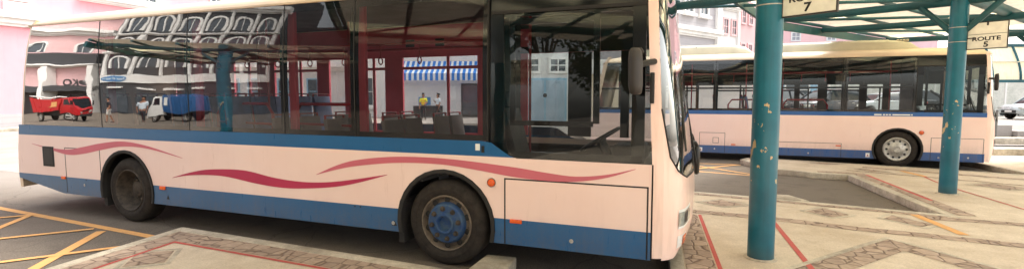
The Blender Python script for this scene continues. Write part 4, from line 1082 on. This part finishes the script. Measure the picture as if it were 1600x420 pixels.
def car(label, loc, rz, paint, kind='suv', group=None):
    """front towards local -x"""
    c = thing('parked_car', label, 'car', loc, rz, group)
    L, W, H = (4.4, 1.82, 1.66) if kind == 'suv' else (4.3, 1.74, 1.46)
    # body: cross sections along x
    top = [(0,.62),(.06,.80),(.35,.93),(1.0,1.0),(1.25,1.03),(3.5,1.06),(4.1,1.03),(4.32,.95),(L,.70)]
    bot = [(0,.40),(.1,.26),(.5,.20),(3.9,.20),(4.25,.30),(L,.45)]
    R_ = .34 if kind == 'suv' else .31; ax = (.86, 3.48)
    rows = []
    for k in range(41):
        x = L*k/40; zt, zb = interp(top, x), interp(bot, x)
        for a in ax:
            d = abs(x-a)
            if d < R_+.06: zb = max(zb, R_+sqrt(max(0, (R_+.06)**2-d*d)))
        e = min(1, x/.5, (L-x)/.4); w_ = W/2*(.80+.20*sqrt(max(0, e)))
        rows.append([(x, -w_*.86, zb), (x, -w_, zb+.08), (x, -w_, zb+(zt-zb)*.6), (x, -w_*.97, zt-.05), (x, -w_*.86, zt), (x, 0, zt+.025), (x, w_*.86, zt), (x, w_*.97, zt-.05), (x, w_, zb+(zt-zb)*.6), (x, w_, zb+.08), (x, w_*.86, zb)])
    b = MB().grid(rows); b.poly(rows[0]); b.poly(rows[-1][::-1])
    b.build('body', paint, c, smooth=True, angle=50)
    cb = [(1.05,1.0),(1.75,H-.12),(2.1,H-.02),(2.7,H),(3.5,H-.04),(4.0,H-.2),(4.28,1.02)] if kind == 'suv' else [(1.1,1.0),(1.9,H-.1),(2.3,H-.01),(2.7,H),(3.2,H-.05),(4.1,1.03)]
    rows = []
    for k in range(25):
        x = cb[0][0]+(cb[-1][0]-cb[0][0])*k/24; z = interp(cb, x); u = (z-1.0)/(H-1.0); hw = W/2*(.95-.20*u)
        rows.append([(x, -W/2*.95, .98), (x, -hw, z-.04*u), (x, -hw*.86, z), (x, 0, z+.01), (x, hw*.86, z), (x, hw, z-.04*u), (x, W/2*.95, .98)])
    MB().grid(rows).build('greenhouse', M['carglass'], c, smooth=True, angle=50)
    rf = MB(); n0 = [r for r in rows if interp(cb, r[0][0]) > H-.13]
    rf.grid([[(p[0], p[1]*1.01, p[2]+.008) for p in r[1:6]] for r in n0]); rf.build('roof', paint, c, smooth=True)
    for s in (-1, 1):
        pl = MB(); pl.bar((cb[0][0], s*W/2*.93, 1.0), (cb[1][0], s*W/2*.77, H-.1), .05, .06); pl.build('pillar', paint, c); pl = MB().bar((2.75, s*W/2*.955, 1.0), (2.75, s*W/2*.765, H-.03), .03, .09); pl.build('pillar', paint, c); pl = MB().bar((cb[-1][0]-.02, s*W/2*.93, 1.0), (cb[-3][0], s*W/2*.765, H-.06), .04, .14)
        pl.build('pillar', paint, c)
    for s in (-1, 1):
        MB().box(.05, .42, s*.72-.16, s*.72+.16, .66, .80).build('headlight', M['lamp'], c, bev=.03)
        MB().box(L-.2, L-.04, s*.74-.1, s*.74+.1, .72, .95).build('tail_light', M['carred'], c, bev=.03)
        MB().box(1.35, 1.5, s*(W/2+.02)-.06, s*(W/2+.02)+.06, .98, 1.12).build('door_mirror', paint, c, bev=.02)
        for x in (2.05, 3.0): MB().box(x, x+.16, s*W/2-.012, s*W/2+.012, .86, .89).build('door_handle', M['silver'], c)
    MB().box(-.02, .04, -.5, .5, .42, .60).build('grille', M['black'], c); MB().box(-.03, -.01, -.24, .24, .48, .58).build('number_plate', M['white'], c)
    MB().box(L-.06, L+.01, -.26, .26, .55, .68).build('number_plate', M['white'], c)
    car_wheels(c, ax, W/2+.005, R_, M['silver'])
    return c
GP = 'cars parked side by side behind the farther bus'
p = world(32.4, 32.6); car('silver car with alloy wheels at the right edge beyond the nose of the farther bus', (p.x, p.y, .35), YAW-.05, M['carsilver'], 'suv')
for k, (a, b, m, kd, lab, ang) in enumerate(((10.9, 28.5, 'carsilver', 'sedan', 'silver saloon parked leftmost, seen through the rear windows of the farther bus', .9), (13.6, 29, 'cardark', 'suv', 'dark grey car parked second from the left, seen through the farther bus', .75),
        (16.0, 28.4, 'cardark', 'suv', 'dark car seen through the farther bus window just right of the nearest teal post', .5), (19.3, 29.0, 'carsilver', 'sedan', 'silver saloon seen through the middle windows of the farther bus', .35),
        (22.2, 31.5, 'cardark', 'suv', 'dark car parked rightmost, seen behind the front wheel end of the farther bus', .3))):
    p = world(a, b); car(lab, (p.x, p.y, .6), YAW+ang-.3, M[m], kd, GP)
def truck(label, loc, rz, cabm, boxm, L=5.0, boxh=2.35, open_bed=False):
    t = thing('delivery_truck', label, 'truck', loc, rz)
    prof = [(0,.55),(.0,1.15),(.12,1.25),(.42,2.0),(.62,2.1),(1.55,2.1),(1.6,.55)]
    b = MB(); ys = (-.85, -.80, .80, .85)
    for y0, y1 in ((-.85, .85),):
        n = len(prof)
        b.add([(x, y0, z) for x, z in prof]+[(x, y1, z) for x, z in prof], [tuple(range(n)), tuple(range(2*n-1, n-1, -1))]+[(i, (i+1) % n, n+(i+1) % n, n+i) for i in range(n)])
    b.build('cab', cabm, t, bev=.06)
    wsn = MB().add([(.135, -.72, 1.28), (.135, .72, 1.28), (.40, .70, 1.92), (.40, -.70, 1.92)], [(0,1,2,3)]); wsn.v = [(x-.02, y, z) for x, y, z in wsn.v]
    wsn.build('windscreen', M['carglass'], t)
    for s in (-1, 1):
        MB().add([(.36, s*.857, 1.3), (1.3, s*.857, 1.3), (1.3, s*.857, 1.92), (.62, s*.857, 1.92)], [(0,1,2,3)]).build('side_window', M['carglass'], t)
        MB().box(-.03, .04, s*.62-.14, s*.62+.14, .78, .96).build('headlight', M['lamp'], t, bev=.02)
        MB().box(.1, .2, s*1.0-.08, s*1.0+.08, 1.35, 1.75).build('wing_mirror', M['black'], t, bev=.02)
        MB().bar((.22, s*.85, 1.5), (.16, s*1.0, 1.5), .02, .03).build('mirror_arm', M['black'], t)
    MB().box(-.05, .1, -.84, .84, .42, .68).build('bumper', M['white'] if cabm is M['white'] else M['darkgrey'], t, bev=.03)
    MB().box(-.02, .01, -.42, .42, .98, 1.1).build('grille', M['black'], t)
    if open_bed:
        bd = MB(); bd.box(1.7, L, -.85, .85, .78, .86); bd.box(1.7, L, -.9, -.85, .8, 2.05); bd.box(1.7, L, .85, .9, .8, 2.05); bd.box(1.7, 1.75, -.85, .85, .86, 1.9); bd.box(L-.05, L, -.85, .85, .86, 1.75)
        for x in (2.5, 3.3, 4.1): bd.box(x-.03, x+.03, -.93, -.9, .8, 2.15); bd.box(x-.03, x+.03, .9, .93, .8, 2.15)
        bd.build('load_bed', boxm, t)
        MB().box(1.75, L-.05, -.84, .84, 1.3, 2.0).build('load_cover', M['carred'], t, bev=.1); MB().box(1.9, 2.6, .932, .936, 1.2, 1.8).build('box_notice', M['yellow'], t); MB().box(1.9, 2.6, -.936, -.932, 1.2, 1.8).build('box_notice', M['yellow'], t)
        MB().tube([(.9, -.75, 2.2), (L, -.75, 2.25)], .05, 8).build('ladder_rack', M['white'], t)
    else:
        MB().box(1.7, L, -.92, .92, .8, boxh).build('cargo_box', boxm, t, bev=.03)
        MB().box(1.9, 2.3, -.935, -.92, 1.3, 2.0).build('box_notice', M['white'], t); MB().box(1.9, 2.3, .92, .935, 1.3, 2.0).build('box_notice', M['white'], t)
    MB().box(.3, L-.1, -.4, .4, .45, .74).build('chassis', M['black'], t)
    car_wheels(t, (.85, L-1.1), .82, .36, M['silver'])
    t.scale = (.78, .8, .84)
    return t
p = refl(240, 38); truck('white cabbed truck with a blue cargo box, reflected in the windows of the nearer bus', p, -YAW, M['white'], M['carblue'], 5.0, 2.3)
p = refl(134, 38); truck('red open truck, reflected in the rearmost windows of the nearer bus', p, -YAW+pi, M['carred'], M['carred'], 4.6, 2.2, True)

# ------------------------------------------------------------------ people
def skinned(name, pts, edges, rad, m, parent, sub=1):
    me = bpy.data.meshes.new(name); me.from_pydata(pts, edges, [])
    o = bpy.data.objects.new(name, me); COL.objects.link(o)
    md = o.modifiers.new('skin', 'SKIN'); md.use_smooth_shade = True
    for i, r in enumerate(rad): me.skin_vertices[0].data[i].radius = r if isinstance(r, tuple) else (r, r)
    me.skin_vertices[0].data[0].use_root = True
    sb = o.modifiers.new('sub', 'SUBSURF'); sb.levels = sb.render_levels = sub
    dg = bpy.context.evaluated_depsgraph_get()
    me2 = bpy.data.meshes.new_from_object(o.evaluated_get(dg)); bpy.data.objects.remove(o)
    me2.name = name; me2.materials.clear(); me2.materials.append(m); me2.shade_smooth()
    ob = bpy.data.objects.new(name, me2); COL.objects.link(ob); ob.parent = parent
    return ob
def person(label, loc, rz, stride=.0, larm=None, rarm=None, shirt='paleshirt', trousers='darkcloth', longhair=False, shorts=False, vest=False, group=None):
    """faces local -y; 1.68 m tall"""
    p = thing('person', label, 'person', loc, rz, group)
    P_ = [(0,0,.93),(0,.01,1.10),(0,.015,1.28),(0,.02,1.40),(0,.01,1.47),(0,0,1.53)]; E_ = [(0,1),(1,2),(2,3),(3,4),(4,5)]; Rr = [(.145,.10),(.125,.09),(.145,.10),(.10,.075),(.052,.052),(.055,.055)]
    for s in (-1, 1):
        st = stride*s; i = len(P_)
        P_ += [(s*.09, st*.2, .84), (s*.095, st*.5-.01, .48), (s*.095, st+.015, .09), (s*.10, st-.06, .035), (s*.105, st-.13, .03)]
        E_ += [(0, i), (i, i+1), (i+1, i+2), (i+2, i+3), (i+3, i+4)]; Rr += [.085, .055, .04, .038, .028]
        i = len(P_); el, ha = (larm if s < 0 else rarm) or ((s*.235, .03, 1.10), (s*.25, -.06, .86))
        sh = Vector((s*.175, .02, 1.385)); el = Vector(el); ha = Vector(ha); d = (ha-el).normalized()
        palm = ha+d*.07
        P_ += [tuple(sh), tuple(el), tuple(ha), tuple(palm)]; E_ += [(3, i), (i, i+1), (i+1, i+2), (i+2, i+3)]; Rr += [.058, .042, .030, (.036,.02)]
        sd_ = d.cross(Vector((0, 1, 0)));
        sd_ = sd_.normalized() if sd_.length > .1 else Vector((1, 0, 0))
        for k, ln in enumerate((.07, .08, .075, .055)):
            j = len(P_); a = palm+sd_*(.018*(k-1.5)); P_ += [tuple(a+d*.03), tuple(a+d*ln+Vector((0,-.02,0)))]; E_ += [(i+3, j), (j, j+1)]; Rr += [.009, .008]
        j = len(P_); P_ += [tuple(ha+d*.03-sd_*.035), tuple(ha+d*.07-sd_*.05)]; E_ += [(i+2, j), (j, j+1)]; Rr += [.011, .009]
    # head: neck to crown with a face in front
    i = len(P_); P_ += [(0,-.01,1.575), (0,0,1.635), (0,.005,1.685)]; E_ += [(5, i), (i, i+1), (i+1, i+2)]; Rr += [(.066,.075), (.076,.09), (.06,.07)]
    skinned('body', P_, E_, Rr, M['skin'], p)
    fc_ = MB()
    fc_.add([(0,-.115,1.60),(-.016,-.085,1.595),(.016,-.085,1.595),(0,-.082,1.64)], [(0,1,2),(0,2,3),(0,3,1)])
    fc_.build('nose', M['skin'], p)
    ey = MB()
    for s in (-1, 1): ey.lathe([(-.008,.0),(0,.012)], (s*.03, -.083, 1.635), 'y', 8)
    ey.box(-.022, .022, -.084, -.07, 1.562, 1.570); ey.build('eyes_and_mouth', M['hair'], p)
    hr = [(0,.02,1.66),(0,.03,1.70),(0,.055,1.62)]; he = [(0,1),(0,2)]; hrad = [(.088,.095),(.066,.075),(.07,.06)]
    if longhair: hr += [(0,.085,1.50),(0,.085,1.38)]; he += [(2,3),(3,4)]; hrad += [.055,.03]
    skinned('hair', hr, he, hrad, M['hair'], p)
    # clothes follow the body
    tp = [P_[k] for k in range(0, 4)]; te = [(0,1),(1,2),(2,3)]; tr = [(.165,.125),(.148,.112),(.165,.12),(.118,.092)]
    for s, k0 in ((-1, 11), (1, None)):
        pass
    arms = []
    for s in (-1, 1):
        el, ha = (larm if s < 0 else rarm) or ((s*.235, .03, 1.10), (s*.25, -.06, .86))
        i = len(tp); sh = Vector((s*.175, .02, 1.385)); el = Vector(el)
        e2 = sh+(el-sh)*.85; tp += [tuple(sh), tuple(e2)]; te += [(3, i), (i, i+1)]; tr += [.075, .062]
    skinned('shirt', tp, te, tr, M[shirt], p)
    lp = [(0,0,.97),(0,0,.88)]; le = [(0,1)]; lr = [(.155,.115),(.15,.12)]
    for s in (-1, 1):
        st = stride*s; i = len(lp); lp += [(s*.09, st*.2, .80), (s*.095, st*.5-.01, .48)]; le += [(1, i), (i, i+1)]; lr += [.10, .078]
        if not shorts: lp += [(s*.095, st+.015, .10)]; le += [(i+1, i+2)]; lr += [.062]
    skinned('shorts' if shorts else 'trousers', lp, le, lr, M[trousers], p)
    if vest:
        for z in (1.12, 1.28):
            MB().lathe([(-.025,1),(.025,1)], (0,0,0), 'z', 24).v
            mb = MB().lathe([(-.025,1),(.025,1)], (0,0,0), 'z', 24); mb.v = [(x*.172, y*.128+.012, w_+z) for x, y, w_ in mb.v]; mb.build('reflective_band', M['orange'], p)
    for s in (-1, 1):
        st = stride*s; sh_ = skinned('shoe', [(s*.095, st+.03, .05), (s*.10, st-.06, .042), (s*.105, st-.15, .036)], [(0,1),(1,2)], [.045,.046,.034], M['darkcloth'], p)
    return p
q = world(-5.85, 33); person('person in a yellow safety vest standing in front of the shop with the striped awning', (q.x, q.y, .3), YAW+.2, .05, None, ((.25,-.02,1.12),(.12,-.2,1.05)), 'hivis', 'darkcloth', vest=True)
q = world(-4.90, 33); person('person with long dark hair in a pale shirt and dark trousers below the striped awning', (q.x, q.y, .3), YAW-.9, .16, ((-.2,-.05,1.14),(-.08,-.22,1.25)), None, 'paleshirt', 'darkcloth', longhair=True)
q = refl(172, 36); person('person in white shorts walking, reflected in the rear windows of the nearer bus', q, -YAW+pi+.8, .2, None, None, 'darkcloth', 'whitecloth', shorts=True)
q = refl(222, 37); person('person in dark clothes, reflected beside the white cabbed truck', q, -YAW+pi-.3, .08)

# ------------------------------------------------------------------ trees
def leaf_mat(name, a, b):
    t = NT(name); v = t.coord(); n = t.noise(v, 1.1, 4); n2 = t.noise(v, 9, 3)
    c = t.ramp(n, [(.35, a), (.68, b)]); c = t.mix(t.rng(n2, .4, .8, 0, .5), c, lin(120, 128, 52))
    d = t.bsdf(c, .55); tr = t.n('BsdfTranslucent', {'Color': c}).outputs[0]
    return t.done(t.n('MixShader', {0: .3, 1: d, 2: tr}).outputs[0])
M['leaf'] = leaf_mat('green_foliage', (.018, .040, .012, 1), (.055, .095, .028, 1))
M['bark'] = simple('grey_bark', lin(86, 74, 62), .9, 0, .3, 6, .4)
def tree(label, loc, h, r, seed):
    rnd = random.Random(seed); t = thing('broadleaf_tree', label, 'tree', loc, 0, 'trees behind the viewer')
    tk = MB(); th = h*.38
    tk.tube([(0,0,0), (.08,.03,th*.5), (.02,-.05,th), (.1,.05,h*.7)], [h*.032, h*.026, h*.02, h*.008], 10)
    cl = []
    for k in range(9):
        a = 2*pi*k/9+rnd.uniform(-.3, .3); l = r*rnd.uniform(.55, .95); z1 = h*rnd.uniform(.5, .92)
        tip = Vector((l*cos(a), l*sin(a), z1)); b0 = Vector((0, 0, th*rnd.uniform(.75, 1.3)))
        tk.tube([b0, b0.lerp(tip, .5)+Vector((0, 0, -.2)), tip], [h*.012, h*.008, .02], 6)
        for j in range(4): cl.append((tip+Vector((rnd.gauss(0, r*.25), rnd.gauss(0, r*.25), rnd.gauss(0, h*.06))), r*rnd.uniform(.22, .42)))
    for j in range(10): cl.append((Vector((rnd.gauss(0, r*.3), rnd.gauss(0, r*.3), h*rnd.uniform(.65, 1.0))), r*rnd.uniform(.25, .4)))
    tk.build('trunk', M['bark'], t, smooth=True)
    lf = MB()
    for c, cr in cl:
        for j in range(150):
            d = Vector((rnd.gauss(0, 1), rnd.gauss(0, 1), rnd.gauss(0, .75))); d = d.normalized()*cr*rnd.random()**.45
            p = c+d; u = Vector((rnd.gauss(0, 1), rnd.gauss(0, 1), rnd.gauss(0, .6))).normalized(); v_ = u.cross(Vector((rnd.gauss(0, 1), rnd.gauss(0, 1), rnd.gauss(0, 1)))).normalized()
            s = rnd.uniform(.10, .19); lf.add([p-u*s, p+v_*s*.45, p+u*s, p-v_*s*.45], [(0, 1, 2, 3)])
    lf.build('crown', M['leaf'], t, recalc=False)
for (px, b, h, r, sd_, lab) in ((850, 24, 9.0, 3.0, 3, 'tall leafy tree behind the viewer, reflected in the driver window of the nearer bus'), (985, 27, 8.0, 2.6, 5, 'second leafy tree behind the viewer, reflected at the front of the driver window'), (1130, 25, 9.5, 3.2, 9, 'broad leafy tree behind the viewer to the right')):
    q = refl(px, b); tree(lab, q, h, r, sd_)
